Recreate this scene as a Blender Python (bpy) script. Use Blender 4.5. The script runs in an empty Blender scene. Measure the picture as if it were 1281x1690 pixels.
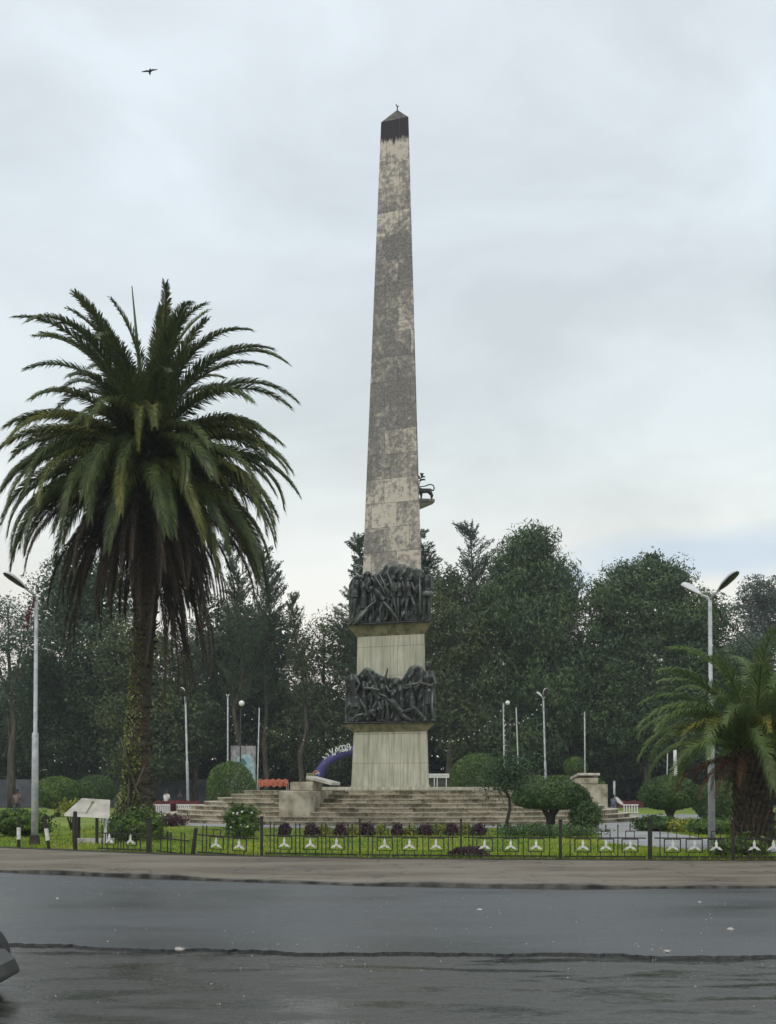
import bpy, math, random
import numpy as np
from mathutils import Vector, Matrix
R = math.radians
random.seed(7); rng = np.random.default_rng(7)
SC = bpy.context.scene
COL = SC.collection

# ------------------------------------------------------------------ camera
F = 1900.0; HZ = 1303.0; CH = 1.6
cam_d = bpy.data.cameras.new("camera"); cam = bpy.data.objects.new("camera", cam_d); COL.objects.link(cam)
cam.location = (0, 0, CH); cam.rotation_euler = (R(90), 0, 0)
cam_d.sensor_fit = 'HORIZONTAL'; cam_d.sensor_width = 36.0; cam_d.lens = 36.0*F/1281.0
cam_d.shift_y = (HZ-845.0)/1281.0
cam_d.clip_start = 0.1; cam_d.clip_end = 5000
SC.camera = cam

# ------------------------------------------------------------------ world
SUN_EL, SUN_AZ = 48.0, -152.0      # azimuth measured clockwise from +Y: behind the camera, to the left
w = bpy.data.worlds.new("World"); SC.world = w; w.use_nodes = True
nt = w.node_tree; nt.nodes.clear()
def N(t, typ, **kw):
    n = t.nodes.new(typ)
    for k, v in kw.items():
        if k.startswith('i_'):
            n.inputs[k[2:].replace('_', ' ')].default_value = v
        else: setattr(n, k, v)
    return n
wo = N(nt, 'ShaderNodeOutputWorld'); bg = N(nt, 'ShaderNodeBackground'); bg.inputs[1].default_value = 0.1
sky = N(nt, 'ShaderNodeTexSky', sky_type='NISHITA', sun_disc=False, sun_elevation=R(SUN_EL), sun_rotation=R(SUN_AZ))
tc = N(nt, 'ShaderNodeTexCoord'); sep = N(nt, 'ShaderNodeSeparateXYZ'); nt.links.new(tc.outputs['Generated'], sep.inputs[0])
grad = N(nt, 'ShaderNodeValToRGB'); cr = grad.color_ramp
def ramp(cr, stops):
    while len(cr.elements) < len(stops): cr.elements.new(0.5)
    for e, (p, c) in zip(cr.elements, stops):
        e.position = p; e.color = (*c, 1) if len(c) == 3 else c
ramp(cr, [(0.0, (.80,.75,.66)), (.13, (.85,.82,.76)), (.20, (.76,.79,.77)), (.30, (.645,.71,.735)), (.45, (.65,.715,.77)), (1.0, (.70,.75,.80))])
nt.links.new(sep.outputs[2], grad.inputs[0])
mp = N(nt, 'ShaderNodeMapping'); mp.inputs['Scale'].default_value = (2.4, 2.4, 5.2); mp.inputs['Rotation'].default_value = (0, R(14), 0)
nt.links.new(tc.outputs['Generated'], mp.inputs[0])
n1 = N(nt, 'ShaderNodeTexNoise', i_Scale=1.5, i_Detail=7.0, i_Roughness=.52, i_Distortion=.35); nt.links.new(mp.outputs[0], n1.inputs['Vector'])
mr = N(nt, 'ShaderNodeMapRange'); mr.inputs[1].default_value = .36; mr.inputs[2].default_value = .64
mr.inputs[3].default_value = 8.8; mr.inputs[4].default_value = 11.0; nt.links.new(n1.outputs[0], mr.inputs[0])
mul = N(nt, 'ShaderNodeVectorMath', operation='SCALE'); nt.links.new(grad.outputs[0], mul.inputs[0]); nt.links.new(mr.outputs[0], mul.inputs['Scale'])
# gaps of blue: the clear sky shows through low thin cloud
n2 = N(nt, 'ShaderNodeTexNoise', i_Scale=2.6, i_Detail=4.0, i_Roughness=.5); nt.links.new(mp.outputs[0], n2.inputs['Vector'])
def wm(op, a, b):
    m = N(nt, 'ShaderNodeMath', operation=op)
    for q, k in ((a, 0), (b, 1)):
        if hasattr(q, 'is_linked'): nt.links.new(q, m.inputs[k])
        else: m.inputs[k].default_value = q
    return m.outputs[0]
def hole(x, z, rx, rz):
    a = wm('DIVIDE', wm('SUBTRACT', sep.outputs[0], x), rx); b = wm('DIVIDE', wm('SUBTRACT', sep.outputs[2], z), rz)
    return wm('ADD', wm('SQRT', wm('ADD', wm('MULTIPLY', a, a), wm('MULTIPLY', b, b)), 0), wm('MULTIPLY', wm('SUBTRACT', n2.outputs[0], .5), 1.8))
hd = wm('MINIMUM', hole(.262, .190, .10, .022), hole(.158, .176, .020, .014)); hd = wm('MINIMUM', hd, hole(-.5, .5, .16, .05))
gm = N(nt, 'ShaderNodeMapRange'); gm.inputs[1].default_value = 1.15; gm.inputs[2].default_value = .35; gm.inputs[4].default_value = .45; nt.links.new(hd, gm.inputs[0])
mm = gm
mx = N(nt, 'ShaderNodeMix', data_type='RGBA'); nt.links.new(mm.outputs[0], mx.inputs[0]); nt.links.new(mul.outputs[0], mx.inputs[6])
bm = N(nt, 'ShaderNodeVectorMath', operation='MULTIPLY'); nt.links.new(sky.outputs[0], bm.inputs[0]); bm.inputs[1].default_value = (1.25, 1.25, 1.25); nt.links.new(bm.outputs[0], mx.inputs[7])
nt.links.new(mx.outputs[2], bg.inputs[0]); nt.links.new(bg.outputs[0], wo.inputs[0])

sun_d = bpy.data.lights.new("sun", 'SUN'); sun = bpy.data.objects.new("sun", sun_d); COL.objects.link(sun)
sun_d.energy = 1.1; sun_d.angle = R(14); sun_d.color = (1.0, .95, .86)
az = R(SUN_AZ); sd = Vector((math.sin(az)*math.cos(R(SUN_EL)), math.cos(az)*math.cos(R(SUN_EL)), math.sin(R(SUN_EL))))
sun.rotation_euler = sd.to_track_quat('Z', 'Y').to_euler()
vs = SC.view_settings; vs.view_transform = 'Standard'; vs.look = 'None'; vs.exposure = 0.18; vs.gamma = 1.0
SC.cycles.max_bounces = 6; SC.cycles.diffuse_bounces = 3; SC.cycles.transparent_max_bounces = 8

# ------------------------------------------------------------------ helpers
ZG = .12; HAZE = .0005
def P(x, y, d): return Vector(((x-640.5)*d/F, d, CH+(HZ-y)*d/F))
def G(x, y, z=ZG):
    d = (CH-z)*F/(y-HZ); return Vector(((x-640.5)*d/F, d, z))
def X(x, d): return (x-640.5)*d/F
def Z(y, d): return CH+(HZ-y)*d/F

class MB:
    def __init__(s): s.v = []; s.f = []; s.uv = []; s.n = 0
    def add(s, V, Fc, UV=None):
        V = np.asarray(V, float).reshape(-1, 3); s.v.append(V)
        for i, f in enumerate(Fc):
            s.f.append(tuple(int(a)+s.n for a in f))
            s.uv.append(UV[i] if UV is not None else None)
        s.n += len(V); return s
    def box(s, c, sz, M=None):
        a = np.array([[x, y, z] for x in (-.5, .5) for y in (-.5, .5) for z in (-.5, .5)])*np.array(sz)
        if M is not None: a = a @ np.array(M.to_3x3() if hasattr(M, 'to_3x3') else M).T
        a = a+np.array(c)
        s.add(a, [(0,1,3,2), (4,6,7,5), (0,4,5,1), (2,3,7,6), (0,2,6,4), (1,5,7,3)]); return s
    def tube(s, pts, rad, n=8, cap=True, squash=None):
        pts = [Vector(p) for p in pts]
        if not hasattr(rad, '__len__'): rad = [rad]*len(pts)
        V = []; up = None
        for i, p in enumerate(pts):
            t = (pts[min(i+1, len(pts)-1)]-pts[max(i-1, 0)])
            t = t.normalized() if t.length > 1e-9 else Vector((0, 0, 1))
            if up is None:
                up = Vector((1, 0, 0)) if abs(t.x) < .8 else Vector((0, 1, 0))
            a = (up - t*up.dot(t)).normalized(); up = a; b = t.cross(a)
            for k in range(n):
                an = 2*math.pi*k/n
                V.append(p + (a*math.cos(an)+b*math.sin(an))*rad[i])
        m = len(pts); Fc = []
        for i in range(m-1):
            for k in range(n):
                k2 = (k+1) % n
                Fc.append((i*n+k, i*n+k2, (i+1)*n+k2, (i+1)*n+k))
        if cap: Fc.append(tuple(range(n-1, -1, -1))); Fc.append(tuple((m-1)*n+k for k in range(n)))
        s.add(V, Fc); return s
    def ball(s, c, r, n=8, m=6):
        r = (r, r, r) if not hasattr(r, '__len__') else r
        V = []; Fc = []
        for i in range(m+1):
            th = math.pi*i/m
            for k in range(n):
                ph = 2*math.pi*k/n
                V.append((c[0]+r[0]*math.sin(th)*math.cos(ph), c[1]+r[1]*math.sin(th)*math.sin(ph), c[2]+r[2]*math.cos(th)))
        for i in range(m):
            for k in range(n):
                Fc.append((i*n+k, (i+1)*n+k, (i+1)*n+(k+1) % n, i*n+(k+1) % n))
        s.add(V, Fc); return s
    def prism(s, poly, z0, z1, poly2=None):
        """poly (x,y) ccw; top may differ (poly2). UV along the perimeter / z, top xy."""
        p2 = poly2 or poly; n = len(poly)
        V = [(x, y, z0) for x, y in poly]+[(x, y, z1) for x, y in p2]
        L = [0]
        for i in range(n):
            a = poly[i]; b = poly[(i+1) % n]; L.append(L[-1]+math.hypot(b[0]-a[0], b[1]-a[1]))
        Fc = []; UV = []
        for i in range(n):
            j = (i+1) % n
            Fc.append((i, j, n+j, n+i)); UV.append([(L[i], z0), (L[i+1], z0), (L[i+1], z1), (L[i], z1)])
        Fc.append(tuple(range(n, 2*n))); UV.append([(x, y) for x, y in p2])
        Fc.append(tuple(range(n-1, -1, -1))); UV.append([(x, y) for x, y in reversed(poly)])
        s.add(V, Fc, UV); return s
    def lathe(s, prof, c=(0, 0, 0), n=16):
        V = []; Fc = []
        for r, z in prof:
            for k in range(n):
                a = 2*math.pi*k/n; V.append((c[0]+r*math.cos(a), c[1]+r*math.sin(a), c[2]+z))
        for i in range(len(prof)-1):
            for k in range(n):
                Fc.append((i*n+k, i*n+(k+1) % n, (i+1)*n+(k+1) % n, (i+1)*n+k))
        Fc.append(tuple(range(n-1, -1, -1))); Fc.append(tuple((len(prof)-1)*n+k for k in range(n)))
        s.add(V, Fc); return s
    def mesh(s, name, smooth=False):
        me = bpy.data.meshes.new(name)
        V = np.concatenate(s.v) if s.v else np.zeros((0, 3))
        me.from_pydata(V.tolist(), [], s.f)
        if any(u is not None for u in s.uv):
            l = me.uv_layers.new(name='UVMap'); k = 0
            for f, u in zip(s.f, s.uv):
                for q in range(len(f)):
                    if u is not None: l.data[k].uv = u[q]
                    k += 1
        if smooth: me.polygons.foreach_set('use_smooth', [True]*len(me.polygons))
        me.update(); return me
    def build(s, name, mat, parent=None, smooth=False, bevel=0):
        o = obj(name, s.mesh(name, smooth), mat, parent)
        if bevel:
            b = o.modifiers.new('bevel', 'BEVEL'); b.width = bevel; b.segments = 2; b.limit_method = 'ANGLE'
        return o

def obj(name, me, mat=None, parent=None):
    o = bpy.data.objects.new(name, me); COL.objects.link(o)
    if mat: me.materials.clear(); me.materials.append(mat)
    if parent: o.parent = parent
    return o
def quads(name, V, mat, parent=None):
    """V: (n,4,3) array of leaf quads (or (n,3,3) triangles) as one fast mesh"""
    V = np.asarray(V, np.float32); n, k, _ = V.shape
    me = bpy.data.meshes.new(name); me.vertices.add(n*k); me.vertices.foreach_set('co', V.reshape(-1))
    me.loops.add(n*k); me.loops.foreach_set('vertex_index', np.arange(n*k, dtype=np.int32))
    me.polygons.add(n); me.polygons.foreach_set('loop_start', np.arange(0, n*k, k, dtype=np.int32))
    me.update(calc_edges=True); me.validate()
    return obj(name, me, mat, parent)
def tag(o, label=None, cat=None, group=None, kind=None):
    if label: o['label'] = label
    if cat: o['category'] = cat
    if group: o['group'] = group
    if kind: o['kind'] = kind
    return o
def empty(name, loc=(0, 0, 0), label=None, cat=None, group=None, rz=0):
    o = bpy.data.objects.new(name, None); COL.objects.link(o); o.location = loc; o.rotation_euler = (0, 0, rz)
    o.empty_display_size = .2
    return tag(o, label, cat, group)
def copy_tree(o, parent=None):
    c = o.copy(); COL.objects.link(c)
    if parent: c.parent = parent
    for ch in [x for x in COL.objects if x.parent == o]: copy_tree(ch, c)
    return c
def rem(mb, name, mat, parent=None, vox=.03, smooth=True, iters=0):
    """fuse a set of overlapping tubes and balls into one continuous skin"""
    me = mb.mesh('tmp'); t = bpy.data.objects.new('tmp', me); COL.objects.link(t)
    m = t.modifiers.new('r', 'REMESH'); m.mode = 'VOXEL'; m.voxel_size = vox; m.use_smooth_shade = smooth
    if iters:
        q = t.modifiers.new('s', 'SMOOTH'); q.iterations = iters; q.factor = .5
    dg = bpy.context.evaluated_depsgraph_get()
    nm = bpy.data.meshes.new_from_object(t.evaluated_get(dg)); nm.name = name
    bpy.data.objects.remove(t); bpy.data.meshes.remove(me)
    return obj(name, nm, mat, parent)

# ------------------------------------------------------------------ materials
def mat(name, col=(.5, .5, .5), rough=.7, metal=0, spec=.5):
    m = bpy.data.materials.new(name); m.use_nodes = True; t = m.node_tree
    b = t.nodes['Principled BSDF']; b.inputs['Base Color'].default_value = (*col, 1)
    b.inputs['Roughness'].default_value = rough; b.inputs['Metallic'].default_value = metal
    b.inputs['Specular IOR Level'].default_value = spec
    return m, t, b
def coords(t, kind='Object', scale=(1, 1, 1)):
    tc = N(t, 'ShaderNodeTexCoord'); mp = N(t, 'ShaderNodeMapping'); mp.inputs['Scale'].default_value = scale
    t.links.new(tc.outputs[kind], mp.inputs[0]); return mp.outputs[0]
def noise(t, v, scale, detail=4, rough=.55, dist=0):
    n = N(t, 'ShaderNodeTexNoise', i_Scale=scale, i_Detail=detail, i_Roughness=rough, i_Distortion=dist)
    t.links.new(v, n.inputs['Vector']); return n.outputs[0]
def cramp(t, fac, stops):
    r = N(t, 'ShaderNodeValToRGB'); ramp(r.color_ramp, stops); t.links.new(fac, r.inputs[0]); return r.outputs[0]
def mixc(t, fac, a, b, mode='MIX'):
    m = N(t, 'ShaderNodeMix', data_type='RGBA', blend_type=mode)
    for s, i in ((fac, 0), (a, 6), (b, 7)):
        if hasattr(s, 'is_linked'): t.links.new(s, m.inputs[i])
        else: m.inputs[i].default_value = s if i == 0 else (*s, 1)
    return m.outputs[2]
def math_(t, op, a, b=0.0, clamp=False):
    m = N(t, 'ShaderNodeMath', operation=op, use_clamp=clamp)
    for s, i in ((a, 0), (b, 1)):
        if hasattr(s, 'is_linked'): t.links.new(s, m.inputs[i])
        else: m.inputs[i].default_value = s
    return m.outputs[0]
def bump(t, b, h, strength=.3, dist=.02):
    n = N(t, 'ShaderNodeBump'); n.inputs['Strength'].default_value = strength; n.inputs['Distance'].default_value = dist
    t.links.new(h, n.inputs['Height']); t.links.new(n.outputs[0], b.inputs['Normal'])

def noisy(name, c1, c2, scale=3, rough=.7, detail=6, bs=.2, stops=(.35, .65), kind='Object', metal=0, spec=.5):
    m, t, b = mat(name, c1, rough, metal, spec); v = coords(t, kind); n = noise(t, v, scale, detail)
    t.links.new(cramp(t, n, [(stops[0], c1), (stops[1], c2)]), b.inputs['Base Color'])
    if bs: bump(t, b, n, bs)
    return m
def leafmat(name, c1, c2, c3, scale=.6, rough=.55, trans=.25):
    """leaf colour varies by clump (noise) and by single leaf"""
    m, t, b = mat(name, c1, rough, spec=.35); v = coords(t)
    n = noise(t, v, scale, 3); g = N(t, 'ShaderNodeNewGeometry')
    base = cramp(t, n, [(.32, c1), (.5, c2), (.70, c3)])
    k = math_(t, 'MULTIPLY_ADD', g.outputs['Random Per Island'], .9); k.node.inputs[2].default_value = .55
    s = N(t, 'ShaderNodeVectorMath', operation='SCALE'); t.links.new(base, s.inputs[0]); t.links.new(k, s.inputs['Scale'])
    t.links.new(s.outputs[0], b.inputs['Base Color'])
    if trans:
        tr = N(t, 'ShaderNodeBsdfTranslucent'); t.links.new(s.outputs[0], tr.inputs[0])
        ms = N(t, 'ShaderNodeMixShader'); ms.inputs[0].default_value = trans
        t.links.new(b.outputs[0], ms.inputs[1]); t.links.new(tr.outputs[0], ms.inputs[2])
        t.links.new(ms.outputs[0], t.nodes['Material Output'].inputs[0])
    return m

M = {}
# weathered obelisk shaft: pale limestone courses, dark lichen crust strongest in the middle heights
def shaft_mat():
    m, t, b = mat('weathered_limestone', rough=.9, spec=.25)
    uv = coords(t, 'UV'); ob = coords(t)
    br = N(t, 'ShaderNodeTexBrick', offset=.5, squash=1.0)
    br.inputs['Color1'].default_value = (0, 0, 0, 1); br.inputs['Color2'].default_value = (1, 1, 1, 1); br.inputs['Mortar'].default_value = (.5, .5, .5, 1)
    br.inputs['Scale'].default_value = 1; br.inputs['Mortar Size'].default_value = .012; br.inputs['Mortar Smooth'].default_value = .3
    br.inputs['Brick Width'].default_value = 1.35; br.inputs['Row Height'].default_value = 1.22; br.inputs['Bias'].default_value = 0
    t.links.new(uv, br.inputs['Vector'])
    fine = noise(t, ob, 4.5, 7, .68, .3); big = noise(t, ob, .55, 4, .6); pit = noise(t, ob, 16, 4, .7)
    sx = N(t, 'ShaderNodeSeparateXYZ'); t.links.new(ob, sx.inputs[0])
    hz = N(t, 'ShaderNodeMapRange'); hz.inputs[1].default_value = 8; hz.inputs[2].default_value = 37; t.links.new(sx.outputs[2], hz.inputs[0])
    hz = cramp(t, hz.outputs[0], [(0, (.34,)*3), (.07, (.20,)*3), (.17, (.44,)*3), (.24, (.30,)*3), (.33, (.56,)*3), (.52, (.62,)*3), (.585, (.42,)*3), (.66, (.68,)*3), (.74, (.56,)*3), (.80, (.42,)*3), (.87, (.22,)*3), (.94, (.12,)*3)])
    a = math_(t, 'MULTIPLY', fine, 1.0); c = math_(t, 'MULTIPLY', big, .50); e = math_(t, 'MULTIPLY', br.outputs[0], .20)
    s = math_(t, 'ADD', a, c); s = math_(t, 'ADD', s, e); s = math_(t, 'ADD', s, math_(t, 'MULTIPLY', pit, .35)); s = math_(t, 'ADD', s, math_(t, 'MULTIPLY', hz, .62))
    st = cramp(t, math_(t, 'SUBTRACT', s, .80), [(.40, (0,)*3), (.455, (.62,)*3), (.52, (.72,)*3), (.60, (1,)*3)])
    stone = cramp(t, big, [(.3, (.50,.455,.38)), (.7, (.60,.555,.48))])
    stone = mixc(t, math_(t, 'MULTIPLY', br.outputs[0], .22), stone, (.33,.30,.25))
    crust = cramp(t, pit, [(.35, (.085,.081,.079)), (.65, (.275,.265,.25))])
    colr = mixc(t, st, stone, crust)
    # black crust run under the cap
    topk = math_(t, 'ADD', sx.outputs[2], math_(t, 'MULTIPLY', math_(t, 'SUBTRACT', noise(t, coords(t, scale=(4, 4, .6)), 2.0, 4), .5), .9))
    tm = N(t, 'ShaderNodeMapRange'); tm.inputs[1].default_value = 34.0; tm.inputs[2].default_value = 34.2; t.links.new(topk, tm.inputs[0])
    colr = mixc(t, tm.outputs[0], colr, (.040,.036,.042))
    colr = mixc(t, math_(t, 'MULTIPLY', br.outputs['Fac'], .75), colr, (.09,.082,.07))
    t.links.new(colr, b.inputs['Base Color'])
    bump(t, b, math_(t, 'SUBTRACT', fine, math_(t, 'MULTIPLY', br.outputs['Fac'], .6)), .5, .03)
    return m
M['shaft'] = shaft_mat()
def ped_mat():
    m, t, b = mat('streaked_limestone', rough=.85, spec=.25)
    uv = coords(t, 'UV'); ob = coords(t)
    br = N(t, 'ShaderNodeTexBrick', offset=.37); br.inputs['Scale'].default_value = 1
    br.inputs['Color1'].default_value = (0, 0, 0, 1); br.inputs['Color2'].default_value = (1, 1, 1, 1)
    br.inputs['Mortar Size'].default_value = .011; br.inputs['Brick Width'].default_value = 2.3; br.inputs['Row Height'].default_value = 1.45
    t.links.new(uv, br.inputs['Vector'])
    streak = noise(t, coords(t, scale=(5, 5, .28)), 1.6, 5, .6); big = noise(t, ob, .9, 4)
    c = cramp(t, streak, [(.32, (.25,.245,.19)), (.5, (.42,.405,.33)), (.68, (.55,.525,.44))])
    c = mixc(t, cramp(t, big, [(.4, (0,)*3), (.7, (.55,)*3)]), c, (.25,.27,.19))
    c = mixc(t, math_(t, 'MULTIPLY', br.outputs['Fac'], .65), c, (.09,.085,.06))
    t.links.new(c, b.inputs['Base Color']); bump(t, b, math_(t, 'SUBTRACT', noise(t, ob, 9, 5), br.outputs['Fac']), .25, .02)
    return m
M['ped'] = ped_mat()
M['cornice'] = noisy('dark_olive_cornice_stone', (.07,.07,.035), (.24,.22,.12), 3.0, .9, 6, .3, (.3, .62))  # darker and greener than the pedestal stone
def steps_mat():
    m, t, b = mat('mossy_step_stone', rough=.9, spec=.2)
    ob = coords(t)
    n = noise(t, ob, 1.7, 7, .68, .2); n2 = noise(t, coords(t, scale=(1, 1, 2.2)), 6.5, 6, .7)
    br = N(t, 'ShaderNodeTexBrick', offset=.5); br.inputs['Scale'].default_value = 1; br.inputs['Color1'].default_value = (0, 0, 0, 1); br.inputs['Color2'].default_value = (1, 1, 1, 1)
    br.inputs['Mortar Size'].default_value = .012; br.inputs['Brick Width'].default_value = 1.15; br.inputs['Row Height'].default_value = 5; t.links.new(coords(t, 'UV'), br.inputs['Vector'])
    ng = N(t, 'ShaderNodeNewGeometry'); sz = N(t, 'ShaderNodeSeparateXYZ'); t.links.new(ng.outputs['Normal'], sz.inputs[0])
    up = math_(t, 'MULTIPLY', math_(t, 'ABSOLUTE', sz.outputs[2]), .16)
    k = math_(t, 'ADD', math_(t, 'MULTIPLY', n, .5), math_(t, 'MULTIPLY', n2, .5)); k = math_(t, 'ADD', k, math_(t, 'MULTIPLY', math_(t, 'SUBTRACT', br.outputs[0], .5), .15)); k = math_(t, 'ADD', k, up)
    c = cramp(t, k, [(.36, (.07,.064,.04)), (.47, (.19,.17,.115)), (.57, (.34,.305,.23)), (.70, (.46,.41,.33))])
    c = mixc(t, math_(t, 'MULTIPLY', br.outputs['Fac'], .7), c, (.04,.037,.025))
    t.links.new(c, b.inputs['Base Color']); bump(t, b, k, .4, .03); return m
M['steps'] = steps_mat()
M['block'] = noisy('stained_lectern_stone', (.17,.15,.10), (.46,.42,.33), 1.8, .85, 7, .25, (.33, .6))
M['slab'] = noisy('pale_marble_slab', (.36,.34,.29), (.56,.53,.47), 3, .55, 6, .1)
def bronze():
    m, t, b = mat('patinated_bronze', rough=.42, metal=.55); v = coords(t)
    n = noise(t, v, 2.6, 6, .65); ng = N(t, 'ShaderNodeNewGeometry')
    c = cramp(t, n, [(.36, (.012,.011,.010)), (.54, (.022,.025,.023)), (.66, (.045,.065,.055)), (.76, (.13,.17,.145))])
    pt = cramp(t, ng.outputs['Pointiness'], [(.50, (0,)*3), (.58, (.45,)*3)])  # painted highlights: raised edges get a paler colour over the patina
    c = mixc(t, pt, c, (.26,.30,.27)); t.links.new(c, b.inputs['Base Color'])
    bump(t, b, noise(t, v, 12, 4), .5, .03); return m
M['bronze'] = bronze()
M['bronze_dark'] = noisy('dark_bronze', (.03,.035,.033), (.07,.08,.075), 6, .5, 4, .1, metal=.3)
def road_mat(name, c1, c2, r1, r2, sc=.35, crack=.5):
    m, t, b = mat(name, c1, .5, spec=.5); v = coords(t)
    big = noise(t, coords(t, scale=(.5, 1.4, 1)), sc, 5, .55, .4); gr = noise(t, coords(t, scale=(1, .45, 1)), 34, 3, .75); g2 = noise(t, v, 7, 5, .7)
    c = cramp(t, big, [(.35, c1), (.65, c2)])
    c = mixc(t, cramp(t, gr, [(.34, (.75,)*3), (.47, (0,)*3)]), c, tuple(x*.45 for x in c1))
    c = mixc(t, cramp(t, gr, [(.58, (0,)*3), (.72, (.6,)*3)]), c, tuple(min(1, x*2.3) for x in c2))
    c = mixc(t, cramp(t, g2, [(.55, (0,)*3), (.72, (.35,)*3)]), c, tuple(x*1.5 for x in c2))
    vo = N(t, 'ShaderNodeTexVoronoi', feature='DISTANCE_TO_EDGE'); vo.inputs['Scale'].default_value = .42
    wv = N(t, 'ShaderNodeVectorMath', operation='ADD'); nz = N(t, 'ShaderNodeTexNoise', i_Scale=2.2, i_Detail=5.0); t.links.new(v, nz.inputs['Vector'])
    sc_ = N(t, 'ShaderNodeVectorMath', operation='SCALE'); sc_.inputs['Scale'].default_value = 1.1; t.links.new(nz.outputs[1], sc_.inputs[0])
    t.links.new(v, wv.inputs[0]); t.links.new(sc_.outputs[0], wv.inputs[1]); t.links.new(wv.outputs[0], vo.inputs['Vector'])
    ck = math_(t, 'MULTIPLY', cramp(t, vo.outputs[0], [(.004, (1,)*3), (.012, (0,)*3)]), cramp(t, noise(t, v, .5, 3), [(.50, (0,)*3), (.60, (crack,)*3)]))
    c = mixc(t, ck, c, (.015, .015, .014))
    t.links.new(c, b.inputs['Base Color'])
    t.links.new(cramp(t, math_(t, 'ADD', math_(t, 'MULTIPLY', big, .8), math_(t, 'MULTIPLY', g2, .2)), [(.40, (r1,)*3), (.60, (r2,)*3)]), b.inputs['Roughness'])
    bump(t, b, math_(t, 'ADD', math_(t, 'MULTIPLY', gr, .8), math_(t, 'MULTIPLY', g2, .8)), .30, .012); return m
M['road'] = road_mat('damp_asphalt', (.046,.050,.052), (.078,.083,.087), .30, .52)
M['old_road'] = road_mat('wet_old_asphalt', (.020,.022,.018), (.060,.058,.050), .06, .60, 1.6)
def walk():
    m, t, b = mat('sandy_sidewalk', rough=.8, spec=.35); v = coords(t)
    a = noise(t, coords(t, scale=(.35, 1.0, 1)), .8, 6, .6); g = noise(t, v, 40, 3, .7); 
    c = cramp(t, a, [(.33, (.10,.075,.050)), (.48, (.175,.150,.115)), (.68, (.225,.20,.160))])
    c = mixc(t, cramp(t, g, [(.32, (.8,)*3), (.5, (0,)*3)]), c, (.08,.07,.055)); vo = N(t, 'ShaderNodeTexVoronoi', feature='DISTANCE_TO_EDGE'); vo.inputs['Scale'].default_value = .55
    nz = N(t, 'ShaderNodeTexNoise', i_Scale=1.6, i_Detail=5.0); t.links.new(v, nz.inputs['Vector']); wv = N(t, 'ShaderNodeVectorMath', operation='ADD'); t.links.new(v, wv.inputs[0]); t.links.new(nz.outputs[1], wv.inputs[1]); t.links.new(wv.outputs[0], vo.inputs['Vector'])
    c = mixc(t, math_(t, 'MULTIPLY', cramp(t, vo.outputs[0], [(.006, (1,)*3), (.02, (0,)*3)]), cramp(t, a, [(.45, (.7,)*3), (.6, (.1,)*3)])), c, (.04,.035,.028))
    t.links.new(c, b.inputs['Base Color'])
    t.links.new(cramp(t, a, [(.30, (.25,)*3), (.42, (.8,)*3)]), b.inputs['Roughness']); bump(t, b, g, .3, .01); return m
M['walk'] = walk()
M['kerb'] = noisy('kerb_concrete', (.022,.021,.018), (.13,.125,.11), 3.4, .8, 7, .3, (.38, .62))
M['path'] = noisy('garden_path_concrete', (.20,.20,.195), (.33,.33,.325), 1.3, .55, 7, .1, (.35, .65))
M['lawn'] = noisy('lawn_soil_green', (.09,.155,.012), (.20,.25,.022), .55, .95, 7, .3, (.35, .65))
M['blade'] = leafmat('grass_blades', (.12,.21,.012), (.21,.30,.018), (.34,.36,.03), .45, .6, .3)
M['earth'] = noisy('dark_woodland_earth', (.03,.035,.018), (.08,.075,.05), .3, .95, 6, .2)
M['verge'] = noisy('verge_soil', (.02,.019,.012), (.065,.058,.036), 6, .95, 6, .5)
M['palm_g'] = leafmat('palm_leaf_green', (.050,.076,.027), (.082,.112,.034), (.135,.152,.042), .7, .40, .22)
M['palm_f'] = leafmat('palm_leaf_fresh_green', (.075,.120,.038), (.115,.170,.052), (.17,.22,.07), .9, .42, .3)
M['palm_o'] = leafmat('palm_leaf_olive', (.070,.090,.026), (.115,.135,.034), (.18,.185,.042), .9, .42, .22)  # sunlit yellow-green of the lower fronds put into the leaf colour
M['palm_y'] = leafmat('palm_leaf_yellow_green', (.085,.115,.022), (.15,.165,.028), (.24,.22,.035), .9, .45, .25)
M['palm_b'] = leafmat('palm_leaf_brown', (.030,.022,.014), (.050,.037,.025), (.085,.062,.040), .9, .7, .1)
M['palm_r'] = leafmat('palm_fibre_rust', (.055,.028,.016), (.10,.048,.024), (.14,.08,.045), .9, .7, .1)
M['ivy'] = leafmat('ivy_leaf', (.07,.10,.028), (.15,.19,.05), (.28,.31,.12), 1.6, .5, .1)
def bark(name, c1, c2, sc=(6, 6, 14)):
    m, t, b = mat(name, rough=.9); v = coords(t, scale=sc); n = noise(t, v, 1, 6, .6, .3)
    t.links.new(cramp(t, n, [(.35, c1), (.62, c2)]), b.inputs['Base Color']); bump(t, b, n, .8, .05); return m
M['ptrunk'] = bark('palm_trunk_bark', (.018,.014,.009), (.070,.052,.032), (3, 3, 9))
M['bark'] = bark('tree_bark', (.03,.025,.018), (.10,.085,.065), (5, 5, 1.2))
M['stem'] = bark('shrub_stem', (.02,.017,.012), (.06,.05,.035), (9, 9, 3))
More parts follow.
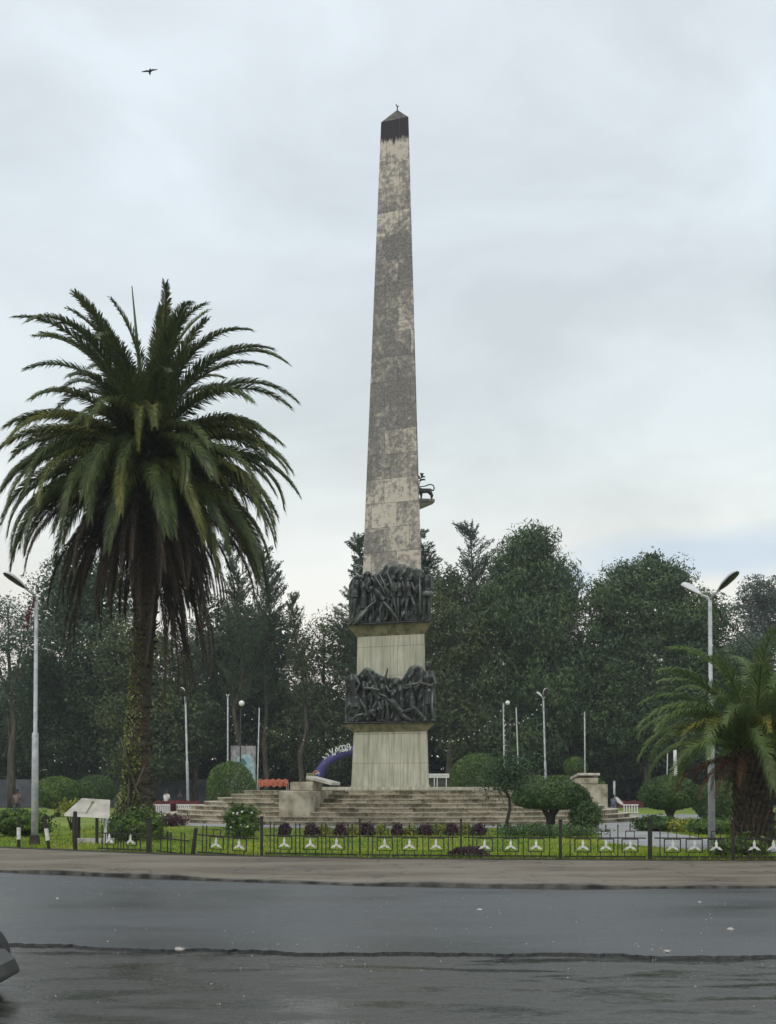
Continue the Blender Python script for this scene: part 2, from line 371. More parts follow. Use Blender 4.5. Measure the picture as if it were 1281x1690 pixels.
TM = {
 'dark': leafmat('foliage_deep_green', (.034,.062,.034), (.055,.095,.046), (.085,.128,.055), .35),
 'mid': leafmat('foliage_mid_green', (.048,.088,.042), (.075,.124,.052), (.115,.165,.065), .35),
 'blue': leafmat('foliage_blue_green', (.046,.080,.060), (.070,.112,.080), (.105,.145,.100), .4),
 'olive': leafmat('foliage_olive', (.052,.080,.036), (.084,.115,.048), (.128,.152,.060), .4),
 'grey': leafmat('foliage_grey_green', (.060,.085,.070), (.090,.120,.095), (.13,.155,.12), .4),
 'topiary': leafmat('topiary_green', (.050,.100,.020), (.085,.150,.028), (.14,.205,.042), 1.2),
 'topiary_d': leafmat('topiary_dark_green', (.032,.070,.020), (.056,.108,.028), (.092,.150,.038), 1.2),
 'purple': leafmat('purple_leaf', (.035,.012,.020), (.060,.020,.032), (.095,.035,.050), 3),
 'lime': leafmat('lime_leaf', (.14,.17,.02), (.23,.25,.03), (.33,.32,.05), 3),
 'cloth': None}
M['fence'] = noisy('black_painted_iron', (.006,.006,.006), (.022,.019,.016), 8, .6, 5, .1)
M['white'] = noisy('weathered_white_paint', (.48,.48,.46), (.74,.74,.72), 9, .6, 5, .05)
M['pole'] = noisy('grey_painted_pole', (.30,.32,.34), (.50,.51,.52), 5, .5, 5, .05)
M['alu'] = noisy('lamp_housing_grey', (.52,.54,.56), (.66,.67,.68), 4, .45, 4, 0)
M['lens'] = noisy('lamp_lens_smoked', (.030,.028,.026), (.06,.055,.05), 4, .3, 3, 0)
M['opal'] = mat('opal_globe', (.80,.80,.78), .3)[0]
M['black'] = noisy('black_rubber', (.012,.012,.012), (.03,.03,.03), 5, .7, 4, 0)

# ------------------------------------------------------------------ ground
def curve(pts, x0=-60, x1=60, n=400, s=14):
    p = sorted(pts); xs = np.concatenate([np.linspace(x0, -12, n//4), np.linspace(-11.9, 12, n), np.linspace(12.1, x1, n//4)]); ys = np.interp(xs, [a for a, _ in p], [b for _, b in p])
    k = np.exp(-np.linspace(-2, 2, 2*s+1)**2); k /= k.sum()
    return xs, np.convolve(np.pad(ys, s, mode='edge'), k, 'valid')
xs, KY = curve([(-60, 84), (-40, 52), (-20, 31), (-7.48, 22.2), (-3.66, 20.4), (-.41, 19.1), (2.53, 18.5), (6.29, 18.65), (14, 20.5), (30, 28), (50, 42), (60, 51)])
_, FY = curve([(-60, 90), (-40, 60), (-20, 38), (-9.9, 29.3), (-4.66, 26.0), (-.53, 24.7), (3.3, 24.2), (8.0, 23.8), (14, 24.5), (30, 31), (50, 46), (60, 56)])
_, NY = curve([(-60, 45), (-20, 16), (-8, 12.6), (-3.7, 11.95), (-2.9, 11.55), (-2.1, 11.65), (0, 11.26), (3.74, 11.1), (20, 12.5), (60, 30)])
NY = NY + .07*np.sin(xs*1.3)+.05*np.sin(xs*3.7+1)+.03*np.sin(xs*9)+np.random.default_rng(1).normal(size=len(xs))*.025
def fy(x): return float(np.interp(x, xs, FY))
def strip(name, A, B, z, m, skirt=.0, rows=1, wob=0, z2=None):
    mb = MB(); n = len(xs)
    V = []; 
    for r in range(rows+1):
        t = r/rows
        for i in range(n): V.append((xs[i], A[i]*(1-t)+B[i]*t, (z[i] if hasattr(z, '__len__') else z)*(1-t if z2 is not None else 1)+(z2*t if z2 is not None else 0)))
    Fc = [(r*n+i, r*n+i+1, (r+1)*n+i+1, (r+1)*n+i) for r in range(rows) for i in range(n-1)]
    if skirt:
        k = len(V); V += [(xs[i], A[i], (z[i] if hasattr(z, '__len__') else z)-skirt) for i in range(n)]
        Fc += [(k+i, k+i+1, i+1, i) for i in range(n-1)]
    mb.add(V, Fc); o = mb.build(name, m); tag(o, kind='structure'); return o
g = MB(); g.add([(-2500, -60, -.03), (2500, -60, -.03), (2500, 4000, -.03), (-2500, 4000, -.03)], [(0, 1, 2, 3)])
tag(g.build('ground', M['old_road']), kind='structure')
strip('road', NY, KY-.02, 0, M['road'], .06, 4)
kz = .055+.018*np.sin(xs*.9)+.010*np.sin(xs*2.7)
strip('kerb', KY-.03+.02*np.sin(xs*3.1), KY+.14, kz, M['kerb'], .09)
strip('pavement', KY+.14, FY-.12, kz+.002, M['walk'], 0, 6, z2=.12)
strip('verge', FY-.12, FY+.35, .135, M['verge'], .02)
strip('lawn', FY+.35, np.full_like(FY, 92.0), .124, M['lawn'], 0, 30)
g = MB(); g.add([(-900, 92, .12), (900, 92, .12), (1500, 2500, .12), (-1500, 2500, .12)], [(0, 1, 2, 3)])
tag(g.build('woodland_floor', M['earth']), kind='structure')

CX, CY = 0.47, 58.0
def ring(r0, r1, z, a0=0, a1=360, n=120):
    mb = MB(); V = []
    for k in range(n+1):
        a = R(a0+(a1-a0)*k/n); V += [(CX+r0*math.cos(a), CY+r0*math.sin(a), z), (CX+r1*math.cos(a), CY+r1*math.sin(a), z)]
    mb.add(V, [(2*k, 2*k+1, 2*k+3, 2*k+2) for k in range(n)]); return mb
rp = ring(11.7, 14.6, .134)
pp = [G(x, y, .130) for x, y in [(830, 1362), (905, 1372), (985, 1376), (1000, 1392), (1110, 1400), (1211, 1405), (1330, 1412), (1330, 1396), (1211, 1391), (1090, 1372), (1052, 1367), (1110, 1356), (1230, 1352), (1230, 1344), (1040, 1344)]]
rp.add(pp, [tuple(range(len(pp)-1, -1, -1))])
tag(rp.build('garden_path', M['path']), kind='structure')

# ------------------------------------------------------------------ stone steps
root = empty('stone_steps', (CX, CY, ZG), 'broad circular stone stairway with mossy worn treads under the obelisk', 'steps')
radii = [11.85, 11.45, 10.9, 10.25, 9.6, 8.95, 8.3, 7.68]
hs = .18
for i, r in enumerate(radii):
    mb = MB(); n = 96; jr = random.Random(i)
    poly = [(r*math.cos(2*math.pi*k/n), r*math.sin(2*math.pi*k/n)) for k in range(n)]
    z0 = i*hs-(0 if i == 0 else .0); z1 = (i+1)*hs
    ri = r+.035
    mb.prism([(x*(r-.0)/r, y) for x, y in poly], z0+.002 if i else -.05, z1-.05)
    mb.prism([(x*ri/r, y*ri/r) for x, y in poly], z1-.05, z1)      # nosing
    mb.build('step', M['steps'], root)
mb = MB(); n = 48; poly = [(5.15*math.cos(2*math.pi*k/n), 5.15*math.sin(2*math.pi*k/n)) for k in range(n)]
mb.prism(poly, 8*hs+.002, 8*hs+.16); mb.build('plinth', M['ped'], root)
ZP = ZG+8*hs+.16

# ------------------------------------------------------------------ the obelisk monument (triangular plan)
TH = R(20); U = Vector((math.cos(TH), -math.sin(TH), 0)); NI = Vector((math.sin(TH), math.cos(TH), 0))
def tri(w, ch=.03):
    """equilateral triangle of side w around the origin, corners cut by ch*w, counter-clockwise"""
    A = -U*w/2-NI*w*.2887; B = U*w/2-NI*w*.2887; C = NI*w*.5773
    out = []
    V3 = [A, B, C]
    for i in range(3):
        p = V3[i]; a = V3[i-1]; b = V3[(i+1) % 3]
        out.append(p+(a-p)*ch); out.append(p+(b-p)*ch)
    return [(q.x, q.y) for q in out]
def wpx(px, d=58.0):           # side length from a screen width in photo pixels
    w = px/.94/(F/d)
    return px/.94*(d-.27*w)/F
def zc(y, w): return CH+(HZ-y)*(58-.27*w)/F   # height from screen y on the middle of the front face
mon = empty('obelisk_monument', (CX, CY, 0), 'tall tapering stone obelisk with blackened tip and two bronze relief bands', 'monument')
w0, w1 = wpx(131), wpx(124); w2 = wpx(152)
zA = zc(1208, w1); zB = zc(1194, w2)
MB().prism(tri(w0*1.03, .03), ZP+.002, ZP+.10).build('base_course', M['ped'], mon)
MB().prism(tri(w0, .02), ZP+.10, zA, tri(w1, .02)).build('lower_pedestal', M['ped'], mon)
c = MB(); c.prism(tri(w1, .02), zA+.002, zB-.10, tri(w2*.985, .02)); c.prism(tri(w2, .02), zB-.10, zB); c.build('lower_cornice', M['cornice'], mon)
w3, w4, w5 = wpx(118), wpx(113.5), wpx(142)
zC = zc(1049, w4); zD = zc(1029, w5)
MB().prism(tri(w3, .02), zB+.002, zC, tri(w4, .02)).build('upper_pedestal', M['ped'], mon)
c = MB(); c.prism(tri(w4, .02), zC+.002, zD-.10, tri(w5*.985, .02)); c.prism(tri(w5, .02), zD-.10, zD); c.build('upper_cornice', M['cornice'], mon)
w6, w7 = wpx(106), wpx(46.5); zE = zc(197, w7)
# shaft, cut into rows so the lichen can follow it
sh = MB(); rows = 12
for i in range(rows):
    a, b_ = i/rows, (i+1)/rows
    wa = w6*(1-a)+w7*a; wb = w6*(1-b_)+w7*b_
    V = [(x, y, zD+(zE-zD)*a) for x, y in tri(wa, .03)]+[(x, y, zD+(zE-zD)*b_) for x, y in tri(wb, .03)]
    L = [0]; P6 = tri(wa, .03)
    Fc = []; UV = []
    for k in range(6):
        j = (k+1) % 6; za = zD+(zE-zD)*a; zb = zD+(zE-zD)*b_
        la = math.dist(P6[k], P6[j]); c0 = k*3.1
        Fc.append((k, j, 6+j, 6+k)); UV.append([(c0-la/2, za), (c0+la/2, za), (c0+la/2*wb/wa, zb), (c0-la/2*wb/wa, zb)])
    sh.add(V, Fc, UV)
sh.build('shaft', M['shaft'], mon)
zF = CH+(HZ-181)*58/F
c = MB(); t6 = tri(w7, .03); c.add([(x, y, zE) for x, y in t6]+[(0, 0, zF)], [(k, (k+1) % 6, 6) for k in range(6)])
M['tip'] = noisy('blackened_tip_stone', (.045,.042,.045), (.14,.14,.115), 5, .9, 5, .3)
c.build('tip', M['tip'], mon)
c = MB(); c.tube([(0, 0, zF-.05), (0, 0, zF+.16), (-.07, 0, zF+.26)], .03, 6); c.tube([(0, 0, zF+.12), (.08, 0, zF+.2)], .02, 6)
c.build('finial', M['fence'], mon)
# lion shelf on the right hand face, with the bronze lion walking toward the shaft
zL = CH+(HZ-823)*58/F; fr = (zL-zD)/(zE-zD); wl = w6*(1-fr)+w7*fr
n2d = Vector((math.cos(R(10)), math.sin(R(10)), 0)); t2d = Vector((-n2d.y, n2d.x, 0)); f0 = wl*.2887-.03
M2 = Matrix((( n2d.x, t2d.x, 0), (n2d.y, t2d.y, 0), (0, 0, 1)))
c = MB(); LL = 1.06
c.box(n2d*(f0+LL/2)+Vector((0, 0, zL-.07)), (LL, .55, .14), M2)
p = [n2d*f0+t2d*.22, n2d*(f0+LL)+t2d*.22, n2d*f0-t2d*.22, n2d*(f0+LL)-t2d*.22]
V = [(*p[0].xy, zL-.14), (*p[1].xy, zL-.142), (*p[0].xy, zL-.62), (*p[2].xy, zL-.14), (*p[3].xy, zL-.142), (*p[2].xy, zL-.62)]
c.add(V, [(0, 1, 2), (3, 5, 4), (0, 3, 4, 1), (1, 4, 5, 2), (0, 2, 5, 3)]); c.build('shelf', M['ped'], mon)
l = MB()
def L(x, z, y=0): q = n2d*(f0+.02+x)+t2d*y; return Vector((q.x, q.y, zL+z))
l.tube([L(.18, .50), L(.45, .45), L(.72, .47), L(.92, .46)], [.17, .13, .12, .13], 10)
for y_, xk in ((.07, .86), (-.07, .80)):
    l.tube([L(xk, .42, y_), L(xk+.12, .25, y_), L(xk+.10, .12, y_), L(xk+.12, .03, y_), L(xk+.02, .02, y_)], [.12, .075, .045, .04, .03], 8)
for y_, xk in ((.07, .42), (-.07, .22)):
    l.tube([L(xk-.05, .42, y_), L(xk, .22, y_), L(xk-.02, .03, y_), L(xk-.09, .02, y_)], [.11, .06, .045, .03], 8)
l.ball(L(.12, .66), .17); l.ball(L(.03, .70), .10)
lion = rem(l, 'lion', M['bronze_dark'], mon, .022)
tl = MB(); tl.tube([L(.90, .50), L(1.02, .50), L(1.08, .62), L(1.02, .76), L(.85, .80), L(.6, .70), L(.38, .66), L(.22, .68)], [.045, .04, .036, .034, .032, .028, .025, .03], 8)
tl.build('lion_tail', M['bronze_dark'], mon, True)
tl = MB(); tl.tube([L(.22, .5), L(.34, .92), L(.42, 1.25)], .022, 6)
for a, b_ in (((.30, .95), (.62, 1.02)), ((.38, 1.12), (.60, 1.16)), ((.33, 1.05), (.22, 1.22)), ((.42, 1.2), (.36, 1.36)), ((.42, 1.2), (.52, 1.34))):
    tl.tube([L(*a), L((a[0]+b_[0])/2, (a[1]+b_[1])/2+.04), L(*b_)], [.035, .05, .03], 6)
tl.build('lion_crown_and_banner', M['bronze_dark'], mon, True)

# ---- bronze relief bands; joints read off the photo and set on the front face of the band
def face_pt(sx, sy, w, off=0.0):
    """photo pixel -> point (monument space) on the plane of the front face of a triangle of side w, moved out by off"""
    ray = Vector(((sx-640.5)/F, 1, (HZ-sy)/F)); o = Vector((0, 0, CH))
    p0 = Vector((CX, CY, 0))-NI*(w*.2887+off)
    t = (p0-o).dot(NI)/ray.dot(NI)
    q = o+ray*t; return q-Vector((CX, CY, 0))
def backing(name, outline, crop, w, thick=.35):
    sc, ox, oy = crop; rs = random.Random(5)
    pts = [(x/sc+ox, y/sc+oy) for x, y in outline]
    # grid the polygon front with bumps: sample rows between base line and top profile
    xs_ = np.linspace(pts[0][0], pts[-1][0], 60); top = np.interp(xs_, [a for a, _ in pts], [b for _, b in pts])
    return xs_, top
from mathutils import noise as mnoise
def relief_back(name, prof, base, w, thick):
    xs_ = np.linspace(prof[0][0], prof[-1][0], 70); top = np.interp(xs_, [a for a, _ in prof], [b for _, b in prof])
    bs = np.interp(xs_, [base[0][0], base[1][0]], [base[0][1], base[1][1]])
    nr = 30; V = []; n = len(xs_)
    for r in range(nr+1):
        t = r/nr
        for i, x in enumerate(xs_):
            y = bs[i]*(1-t)+top[i]*t
            edge = min(1, (1-t)*5+.25, (i+1)/5+.2, (n-i)/5+.2)
            nz = mnoise.fractal(Vector((x*.11, y*.09, w)), 1.0, 2.0, 4)
            fold = .20*mnoise.noise(Vector((x*.22+.10*y, y*.07, 3+w)))+.10*mnoise.noise(Vector((x*.5, y*.3, w)))
            V.append(face_pt(x, y, w, thick*edge*(.75+.65*nz)+fold*.5*edge))
    k = len(V)
    for r in range(nr+1):
        t = r/nr
        for i, x in enumerate(xs_): V.append(face_pt(x, bs[i]*(1-t)+top[i]*t, w, -.35))
    Fc = []
    for r in range(nr):
        for i in range(n-1):
            a = r*n+i; Fc.append((a, a+1, a+n+1, a+n)); Fc.append((k+a, k+a+n, k+a+n+1, k+a+1))
    for i in range(n-1):
        Fc.append((i, k+i, k+i+1, i+1)); a = nr*n+i; Fc.append((a, a+1, k+a+1, k+a))
    for r in range(nr):
        a = r*n; Fc.append((a, a+n, k+a+n, k+a)); a = r*n+n-1; Fc.append((a, k+a, k+a+n, a+n))
    mb = MB(); mb.add(V, Fc); return mb.build(name, M['bronze'], mon, True)
def figure(crop, w, off, J, s=1.0, hat=0):
    """one continuous cast body from crop-pixel joints: head, neck, chest, pelvis, arms [(elbow),(hand)], legs [(knee),(foot)]"""
    sc, ox, oy = crop
    def q(p, o=0): return face_pt(p[0]/sc+ox, p[1]/sc+oy, w, off+o+(p[2] if len(p) > 2 else 0))
    mb = MB(); h = q(J['head'], .06*s); ch = q(J['chest']); pv = q(J['pelvis'])
    up = (ch-pv).normalized(); sh_ = ch+up*.12*s; nk = sh_+(h-sh_)*.5
    mb.ball(h, (.105*s, .12*s, .13*s), 10, 8); mb.ball(h-NI*.11*s-Vector((0, 0, .02)), .03*s, 6, 4)
    if hat: mb.lathe([(.10*s, .05), (.13*s, .07), (.11*s, .14), (.03, .15)], tuple(h), 10)
    mb.tube([h, nk, sh_], [.06*s, .055*s, .07*s], 8)
    mb.tube([sh_, ch, (ch+pv)/2, pv], [.15*s, .19*s, .145*s, .165*s], 10); mb.ball(sh_, .15*s)
    side = up.cross(NI).normalized()
    for i, (e, hd) in enumerate(J.get('arms', [])):
        sgn = 1 if (q(e)-ch).dot(side) > 0 else -1
        s0 = sh_+side*sgn*.17*s; ee = q(e, .10*s); hh = q(hd, .14*s)
        mb.ball(s0, .085*s); mb.tube([s0, ee], [.075*s, .055*s], 8); mb.ball(ee, .055*s); mb.tube([ee, hh], [.055*s, .038*s], 8); mb.ball(hh, (.045*s,)*3)
        d = (hh-ee).normalized()
        for f in range(4): mb.tube([hh+side*(f-1.5)*.02*s, hh+side*(f-1.5)*.026*s+d*.10*s], [.014*s, .010*s], 5)
    for i, (k_, ft) in enumerate(J.get('legs', [])):
        sgn = 1 if (q(k_)-pv).dot(side) > 0 else -1
        s0 = pv+side*sgn*.08*s; kk = q(k_, .10*s); ff = q(ft, .05*s)
        mb.ball(s0, .12*s); mb.tube([s0, kk], [.115*s, .08*s], 8); mb.ball(kk, .08*s); mb.tube([kk, (kk+ff)/2, ff], [.075*s, .075*s, .045*s], 8)
        mb.tube([ff, ff-NI*.16*s-Vector((0, 0, .02))], [.05*s, .035*s], 6)
    if 'skirt' in J:
        a = q(J['skirt']); mb.tube([pv+up*.1, pv, (pv+a)/2, a], [.15*s, .19*s, .20*s, .22*s], 12)
    return mb
W_U = wpx(128); W_L = wpx(138)
C1 = (8.006, 565, 925); C2 = (7.764, 560, 1085)
def cp(C, L_): return [(x/C[0]+C[1], y/C[0]+C[2]) for x, y in L_]
relief_back('upper_relief_ground', cp(C1, [(85, 330), (120, 250), (180, 190), (260, 200), (320, 130), (400, 190), (470, 170), (540, 110), (570, 45), (640, 60), (720, 52), (820, 50), (900, 85), (1000, 105), (1090, 130), (1150, 170), (1165, 260)]), (cp(C1, [(60, 850)])[0], cp(C1, [(1170, 800)])[0]), W_U*.86, .10)
relief_back('lower_relief_ground', cp(C2, [(75, 260), (130, 230), (230, 245), (300, 160), (350, 118), (430, 160), (480, 200), (580, 235), (640, 262), (720, 250), (800, 285), (840, 225), (900, 120), (980, 88), (1050, 110), (1100, 190), (1190, 200), (1235, 330)]), (cp(C2, [(60, 835)])[0], cp(C2, [(1215, 826)])[0]), W_L*.86, .10)
def base_slab(C, p0, p1, w, name):
    mb = MB(); n = 30; V = []
    for i in range(n+1):
        t = i/n; x = (p0[0]*(1-t)+p1[0]*t)/C[0]+C[1]; y = (p0[1]*(1-t)+p1[1]*t)/C[0]+C[2]
        j = .05*mnoise.noise(Vector((x*.6, 0, w)))
        for o_, dy in ((-.4, 0), (.42+j, 0), (.42+j, -2.2-20*j), (.2, -4.0), (-.4, -4)): V.append(face_pt(x, y+dy, w*.9, o_))
    Fc = [(i*5+k, i*5+(k+1) % 5, (i+1)*5+(k+1) % 5, (i+1)*5+k) for i in range(n) for k in range(5)]
    Fc += [tuple(range(5)), tuple(n*5+k for k in range(4, -1, -1))]
    mb.add(V, Fc); mb.build(name, M['bronze'], mon, True)
base_slab(C1, (40, 862), (1172, 805), W_U, 'relief_ledge'); base_slab(C2, (45, 850), (1222, 838), W_L, 'relief_ledge')
FIG_U = [
 (dict(head=(385, 372), chest=(478, 430), pelvis=(560, 530), arms=[((425, 500), (335, 640)), ((440, 540), (300, 700))], legs=[((640, 650), (742, 790)), ((500, 655), (515, 780))]), .28, 1.05, 0),
 (dict(head=(905, 240), chest=(880, 350), pelvis=(895, 480), arms=[((820, 395), (800, 290)), ((960, 400), (1000, 330))], legs=[((850, 600), (845, 755)), ((960, 590), (985, 700))]), .25, 1.1, 1),
 (dict(head=(780, 250), chest=(765, 360), pelvis=(760, 480), arms=[((710, 400), (690, 300))], legs=[((740, 600), (745, 770))]), .10, 1.0, 0),
 (dict(head=(1108, 128), chest=(1125, 270), pelvis=(1120, 440), arms=[((1020, 220), (985, 120)), ((1185, 360), (1090, 420))], legs=[((1150, 600), (1160, 785)), ((1080, 600), (1075, 770))]), .22, 1.25, 1),
 (dict(head=(190, 215), chest=(195, 320), pelvis=(180, 420), arms=[((150, 350), (160, 460))], legs=[((170, 540), (160, 700))], skirt=(175, 490)), .15, 1.05, 0),
 (dict(head=(268, 225), chest=(285, 350), pelvis=(290, 480), arms=[((330, 380), (340, 300))], legs=[((280, 620), (250, 780)), ((310, 620), (320, 780))], skirt=(290, 640)), .12, 1.05, 0),
 (dict(head=(345, 175), chest=(360, 290), pelvis=(370, 420), arms=[((390, 230), (415, 265))], legs=[((400, 560), (420, 760))]), .06, 1.0, 0),
 (dict(head=(500, 190), chest=(530, 310), pelvis=(560, 430), arms=[((560, 350), (600, 430))], legs=[((600, 560), (640, 700))]), .05, 1.0, 0),
 (dict(head=(682, 230), chest=(670, 350), pelvis=(660, 480), arms=[((715, 400), (660, 290))], legs=[((650, 620), (680, 770)), ((700, 600), (720, 740))]), .10, 1.0, 0),
 (dict(head=(600, 330), chest=(610, 430), pelvis=(620, 540), arms=[((570, 480), (560, 560))], legs=[((600, 660), (590, 780))]), .05, .95, 0),
]
for J, off, s, hat in FIG_U: rem(figure(C1, W_U*.9, off, J, s, hat), 'figure', M['bronze'], mon, .032)
FIG_L = [
 (dict(head=(105, 172), chest=(170, 290), pelvis=(225, 520), arms=[((262, 340), (200, 470)), ((90, 330), (70, 260))], legs=[((260, 650), (190, 810)), ((330, 640), (375, 790))], skirt=(230, 640)), .25, 1.25, 0),
 (dict(head=(690, 475), chest=(710, 590), pelvis=(820, 715), arms=[((760, 660), (640, 545))], legs=[((965, 645), (1120, 800)), ((860, 770), (930, 800))]), .35, 1.2, 0),
 (dict(head=(1138, 100), chest=(1140, 255), pelvis=(1160, 430), arms=[((1050, 330), (1180, 360)), ((1235, 330), (1150, 370))], legs=[((1180, 620), (1210, 800)), ((1120, 620), (1110, 800))], skirt=(1165, 600)), .22, 1.4, 1),
 (dict(head=(400, 330), chest=(450, 420), pelvis=(520, 540), arms=[((430, 260), (378, 168)), ((520, 470), (600, 500))], legs=[((440, 640), (370, 790)), ((540, 660), (500, 660))]), .22, 1.1, 0),
 (dict(head=(545, 290), chest=(560, 400), pelvis=(580, 520), arms=[((595, 250), (620, 150)), ((640, 440), (700, 420))], legs=[((560, 640), (560, 790)), ((620, 640), (640, 780))]), .12, 1.1, 0),
 (dict(head=(760, 300), chest=(790, 420), pelvis=(800, 540), arms=[((860, 400), (950, 345))], legs=[((780, 640), (770, 780))], skirt=(800, 660)), .05, 1.05, 0),
 (dict(head=(900, 250), chest=(920, 380), pelvis=(940, 520), arms=[((980, 420), (1040, 330))], legs=[((930, 640), (930, 790))], skirt=(940, 640)), .05, 1.05, 0),
 (dict(head=(300, 250), chest=(320, 370), pelvis=(320, 500), arms=[((370, 400), (420, 385))], legs=[((300, 640), (290, 790))], skirt=(320, 620)), .05, 1.05, 0),
 (dict(head=(505, 660), chest=(420, 700), pelvis=(330, 750), arms=[((450, 750), (400, 690))], legs=[((240, 740), (150, 810))]), .30, 1.0, 0),
]
for J, off, s, hat in FIG_L: rem(figure(C2, W_L*.9, off, J, s, hat), 'figure', M['bronze'], mon, .034)
def rod(C, w, off, pts, r, name):
    mb = MB(); mb.tube([face_pt(x/C[0]+C[1], y/C[0]+C[2], w, off) for x, y in pts], r, 6); mb.build(name, M['bronze'], mon, True)
rod(C1, W_U*.9, .50, [(445, 530), (250, 690), (70, 860)], .035, 'rope')
rod(C1, W_U*.9, .52, [(330, 640), (230, 760), (140, 845)], [.09, .11, .05], 'beam')
rod(C1, W_U*.9, .50, [(1022, 225), (1030, 440), (1030, 660)], [.035, .05, .075], 'rifle')
rod(C1, W_U*.9, .35, [(490, 175), (560, 310), (600, 420)], .04, 'rifle')
rod(C1, W_U*.9, .35, [(420, 190), (520, 350), (570, 450)], .035, 'rifle')
rod(C1, W_U*.9, .30, [(590, 140), (660, 330), (700, 460)], .035, 'rifle')
rod(C2, W_L*.9, .45, [(300, 390), (420, 395), (520, 420)], .06, 'beam')
rod(C2, W_L*.9, .45, [(850, 360), (960, 342), (1030, 320)], .05, 'beam')
rod(C2, W_L*.9, .42, [(1195, 440), (1190, 640), (1215, 805)], .05, 'rifle')
# drum at the corner soldier's belt
mb = MB(); q = face_pt(1130/8.006+565, 440/8.006+925, W_U*.9, .42); mb.lathe([(.20, -.12), (.26, -.08), (.26, .08), (.20, .12)], tuple(q), 14); mb.build('drum', M['bronze'], mon, True)
# bronze bands wrap the two far faces as rough masses
for nm, w_, z0_, z1_, ww in (('upper_relief_mass', W_U, zD, zD+2.4, w6), ('lower_relief_mass', W_L, zB, zB+2.2, w3)):
    mb = MB(); P_ = tri(w_*.93, .06); V = []; nr = 14; ns = 22; off_ = []
    loop = []
    for k in range(1, 5):
        a = Vector(P_[(k+1) % 6]); b_ = Vector(P_[(k+2) % 6])
        for i in range(ns): loop.append(a.lerp(b_, i/ns))
    loop.append(Vector(P_[0]))
    loop = [p for p in loop]
    for r in range(nr+1):
        for p in loop:
            z = z0_+(z1_-z0_)*r/nr
            k = 1+.05*mnoise.fractal(Vector((p.x*2, p.y*2, z*1.6)), 1, 2, 4)-.05*(r == nr)
            zz = z+(.45*mnoise.noise(Vector((p.x*1.1, p.y*1.1, 7))) if r == nr else 0)
            V.append((p.x*k, p.y*k, zz))
    n = len(loop)
    mb.add(V, [(r*n+i, r*n+i+1, (r+1)*n+i+1, (r+1)*n+i) for r in range(nr) for i in range(n-1)])
    o = mb.build(nm, M['bronze'], mon, True); sf = o.modifiers.new('thick', 'SOLIDIFY'); sf.thickness = .3; sf.offset = -1

# ------------------------------------------------------------------ lectern blocks on the steps
def lectern(cx_, cy_, rz, label, round_=False):
    r_ = empty('stone_lectern', (cx_, cy_, ZG), label, 'lectern', 'stone lecterns on the steps', rz)
    return r_
l1 = empty('stone_lectern', (*P(494, 0, 48.5).xy, ZG+.36), 'stone lectern block with tilted slab at the left end of the front flight of steps', 'lectern', 'stone lecterns on the steps', R(-14))
MB().box((0, .95, .52), (1.36, 3.2, 1.06)).build('block', M['block'], l1, bevel=.03)
MB().box((.02, .9, 1.25), (1.0, 1.4, .38)).build('upper_block', M['block'], l1, bevel=.03)
Mt = Matrix.Rotation(R(14), 3, 'Y')
MB().box((.72, 1.1, 1.50), (1.15, 1.35, .13), Mt).build('tilted_slab', M['slab'], l1, bevel=.015)
MB().box((.05, 1.45, 1.62), (.34, .3, .42)).build('back_stone', M['cornice'], l1, bevel=.03)
d2 = 60.0
l2 = empty('stone_lectern', (X(972, d2), d2, ZG+.3), 'rounded stone lectern block with slab on the right side of the steps', 'lectern', 'stone lecterns on the steps', R(10))
mb = MB(); n = 20; arc = [(.92*math.cos(math.pi*(k/n)-math.pi/2)*.4+.55, .85*math.sin(math.pi*k/n-math.pi/2)) for k in range(n+1)]
mb.prism([(-1.0, .85), (-1.0, -.85)]+arc, 0, 1.45); mb.build('block', M['block'], l2)
MB().box((-.25, -.1, 1.62), (1.05, 1.1, .32)).build('upper_block', M['block'], l2, bevel=.04)
MB().box((-.25, -.1, 1.86), (1.2, 1.25, .12), Matrix.Rotation(R(-10), 3, 'X')).build('tilted_slab', M['slab'], l2, bevel=.02)

# ------------------------------------------------------------------ trees
def leaf_quads(C, size, asp=1.0, up=.35, droop=0.0, r=rng):
    """random leaf quads at centres C"""
    n = len(C); a = r.normal(size=(n, 3)); a[:, 2] += droop*-1.0*np.abs(r.normal(size=n))*1.5 if droop else 0
    a /= np.linalg.norm(a, axis=1)[:, None]
    b = r.normal(size=(n, 3)); b[:, 2] *= (1-up); b -= a*(a*b).sum(1)[:, None]; b /= np.linalg.norm(b, axis=1)[:, None]+1e-9
    s = size*r.uniform(.6, 1.35, (n, 1)); a = a*s*asp; b = b*s*.5
    return np.stack([C-a*.5, C+b*.6, C+a*.5, C-b*.6], 1)
def facing_leaves(C, Nr, size, asp, droop, r, jit=.75):
    """leaf quads whose faces look roughly along Nr, so each clump has a lit top and a dark underside"""
    n = len(C); nn = Nr+r.normal(size=(n, 3))*jit; nn /= np.linalg.norm(nn, axis=1)[:, None]
    a = r.normal(size=(n, 3)); a[:, 2] -= droop*1.6; a -= nn*(a*nn).sum(1)[:, None]; a /= np.linalg.norm(a, axis=1)[:, None]
    b = np.cross(nn, a); s = size*r.uniform(.55, 1.4, (n, 1)); a = a*s*asp; b = b*s*.5
    return np.stack([C-a*.5, C+b*.6, C+a*.5, C-b*.6], 1)
